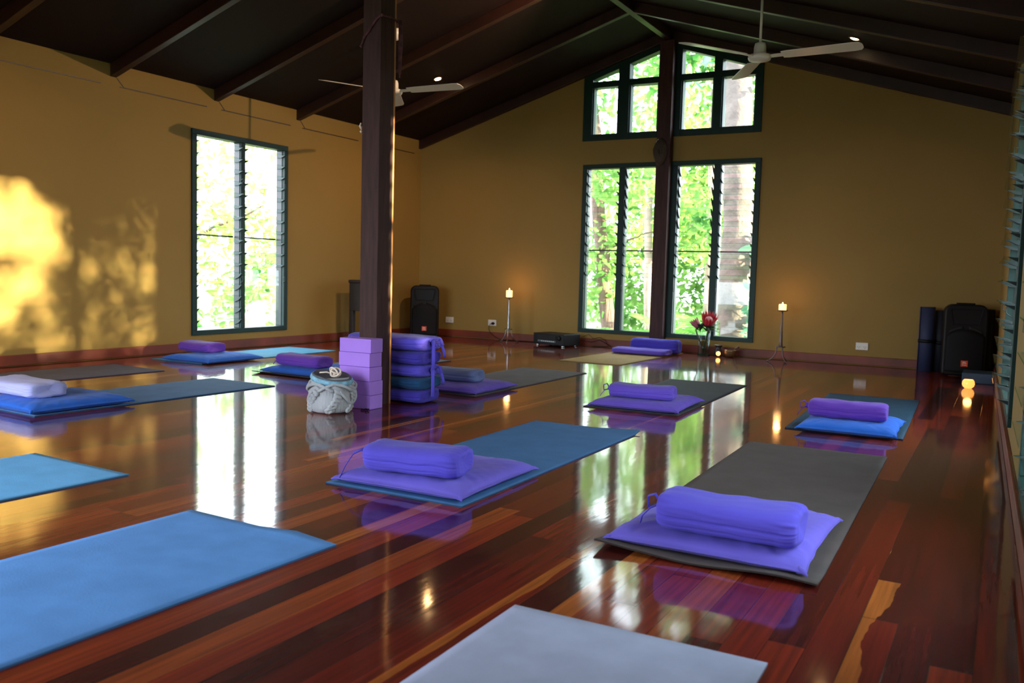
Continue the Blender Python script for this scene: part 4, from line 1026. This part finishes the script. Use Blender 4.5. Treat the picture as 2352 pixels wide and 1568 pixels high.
tree('leafy_tree', 'green leafy tree hanging over the gable window top', 'tree', ((4.6, 4.2, GZ), (4.5, 4.2, 4.4), .12, .08),
     [((3.9, 3.3, 4.6), (.9, .6, .8)), ((3.0, 3.2, 4.7), (.9, .6, .7)), ((2.3, 3.4, 4.2), (.7, .5, .6)), ((4.4, 3.8, 3.6), (.6, .6, .6))], 1500, .16, M['leafg'], M['bark'], 16, GT,
     [((4.5, 4.2, 3.8), (3.2, 3.3, 4.9), .03), ((4.5, 4.2, 3.5), (2.4, 3.4, 4.3), .025)])
tree('shrub', 'tangle of green shrubs low behind the back windows', 'shrub', ((2.3, 6.0, GZ), (2.3, 6.0, .6), .04, .02),
     [((1.2, 6.0, .4), (1.2, .7, 1.1)), ((2.6, 6.2, .5), (1.1, .7, 1.1)), ((.2, 6.0, .8), (.8, .7, 1.2)), ((3.6, 6.5, .8), (.8, .7, 1.0)), ((1.8, 6.4, 1.9), (1.6, .6, 1.0))], 5200, .15, M['leafg'], M['bark'], 17, GT)
# beyond the left window
tree('leafy_tree', 'sunlit pale green tree filling the left louvre window', 'tree', ((-5.0, .6, GZ), (-5.1, .6, 3.5), .15, .10),
     [((-5.0, .8, 2.4), (1.2, 1.4, 1.3)), ((-4.6, 1.6, 1.0), (.9, 1.2, .9)), ((-5.4, -.4, 2.6), (.8, .7, .8))], 2600, .16, M['leafy'], M['bark'], 21, GT,
     [((-5.0, .6, 1.2), (-4.3, 1.5, 1.8), .03)])
tree('tree', 'stout brown trunk low in the right half of the left window', 'tree', ((-3.0, .10, GZ), (-3.02, .10, .25), .16, .13),
     [((-3.0, .2, .75), (.35, .4, .35)), ((-2.8, .9, .9), (.4, .5, .7))], 400, .14, M['leafg'], M['barkp'], 22, GT)
tree('shrub', 'small shrub low in the left louvre window', 'shrub', ((-4.2, -.6, GZ), (-4.2, -.6, .1), .03, .02),
     [((-4.2, -.5, .0), (.6, .7, .4)), ((-3.8, .6, .1), (.5, .5, .5))], 500, .13, M['leafg'], M['bark'], 23, GT)
def palm(x, y, z, n, ln, label, seed):
    rnd = random.Random(seed); root = thing('palm', label, 'palm', (x, y, GZ), 0, 'low palms behind the back windows')
    MB().tube([(0, 0, 0), (0, 0, z-GZ)], [.05, .03], 10).build('stem', M['barkp'], root)
    for k in range(n):
        a = 2*math.pi*k/n+rnd.uniform(-.3, .3); el = rnd.uniform(.3, 1.15); L_ = ln*rnd.uniform(.8, 1.1); mb = MB()
        P = [Vector((math.cos(a)*L_*t*math.cos(el*(1-.2*t)), math.sin(a)*L_*t*math.cos(el*(1-.2*t)), z-GZ+L_*t*math.sin(el)-.45*L_*t*t)) for t in [q/14 for q in range(15)]]
        mb.tube(P, [.006*(1-q/18) for q in range(15)], 5)
        for q in range(2, 15):
            d = (P[q]-P[q-1]).normalized(); sd = d.cross(Vector((0, 0, 1))).normalized()
            for s in (-1, 1):
                l_ = .34*L_*math.sin(math.pi*min(1, q/15+.12))+.05; tip = P[q]+sd*s*l_+d*l_*.6-Vector((0, 0, l_*.25)); mid = P[q].lerp(tip, .45)+Vector((0, 0, .01)); wd = d*.014
                mb.add([P[q], mid-wd, tip, mid+wd], [(0, 1, 2, 3)], None, 0, True)
        mb.build('frond', M['palm'], root)
palm(2.25, 3.0, -.1, 11, .95, 'low palm behind the second back window pane', 1)
palm(3.05, 2.7, -.1, 11, .95, 'low palm behind the third back window pane', 2)
palm(1.55, 2.2, -.25, 10, .7, 'small palm behind the leftmost back window pane', 3)

# trees on the sunny side; leaf gaps are cut to shape the sun patches
def lit(p):      # where the sunray through p meets the left wall
    return p.y-.15*p.x, p.z-.09*p.x
def skipsun(p, rnd):
    y, z = lit(p)
    if y < -4.78 and z > .84+.06*G(Vector((y*3, 1, 1))) and z < 1.50-.55*max(0, y+5.33)+.10*G(Vector((y*5, z*3, 0))): return rnd.random() < (.985 if G(Vector((y*6+z*5, z*9-y*4, 2))) > -.22 else .75)
    if y < -4.98 and .30 < z < .76: return G(Vector((y*4, z*5, 3))) > -.20 and rnd.random() < .97
    if -4.38 < y < -3.92 and .58 < z < 1.0: return G(Vector((y*9, z*9, 7))) > .08 and rnd.random() < .97
    if -5.1 < y < -3.9 and .1 < z < .26: return G(Vector((y*7, z*9, 2))) > .15 and rnd.random() < .97
    return False
SG = 'trees on the sunny side'
tree('leafy_tree', 'dense tree outside the right wall, out of frame', 'tree', ((10.0, -6.6, GZ), (10.0, -6.6, 3.2), .12, .08),
     [((9.6, -3.2, 1.6), (.5, 1.7, 1.1))]*3+[((9.6, -3.2, 2.75), (.5, 1.7, .75))]*3+[((9.6, -3.2, .40), (.5, 2.2, .55))]*4, 17000, .11, M['leafg'], M['bark'], 31, SG, skip=skipsun)
tree('leafy_tree', 'second dense tree outside the right wall, out of frame', 'tree', ((17.6, .9, GZ), (17.6, .9, 3.2), .12, .08),
     [((17.4, -2.0, 3.3), (.4, 2.4, 1.0)), ((17.4, -2.0, 2.1), (.4, 2.4, 1.3)), ((17.4, -2.0, .7), (.4, 2.4, .9))], 13500, .12, M['leafg'], M['bark'], 32, SG, skip=skipsun)
tree('leafy_tree', 'third dense tree outside the right wall, out of frame', 'tree', ((10.4, -9.2, GZ), (10.4, -9.2, 3.2), .12, .08),
     [((9.8, -6.4, 1.4), (.5, 1.4, 1.8)), ((9.8, -6.4, .4), (.5, 1.6, .6))], 12000, .13, M['leafg'], M['bark'], 33, SG)
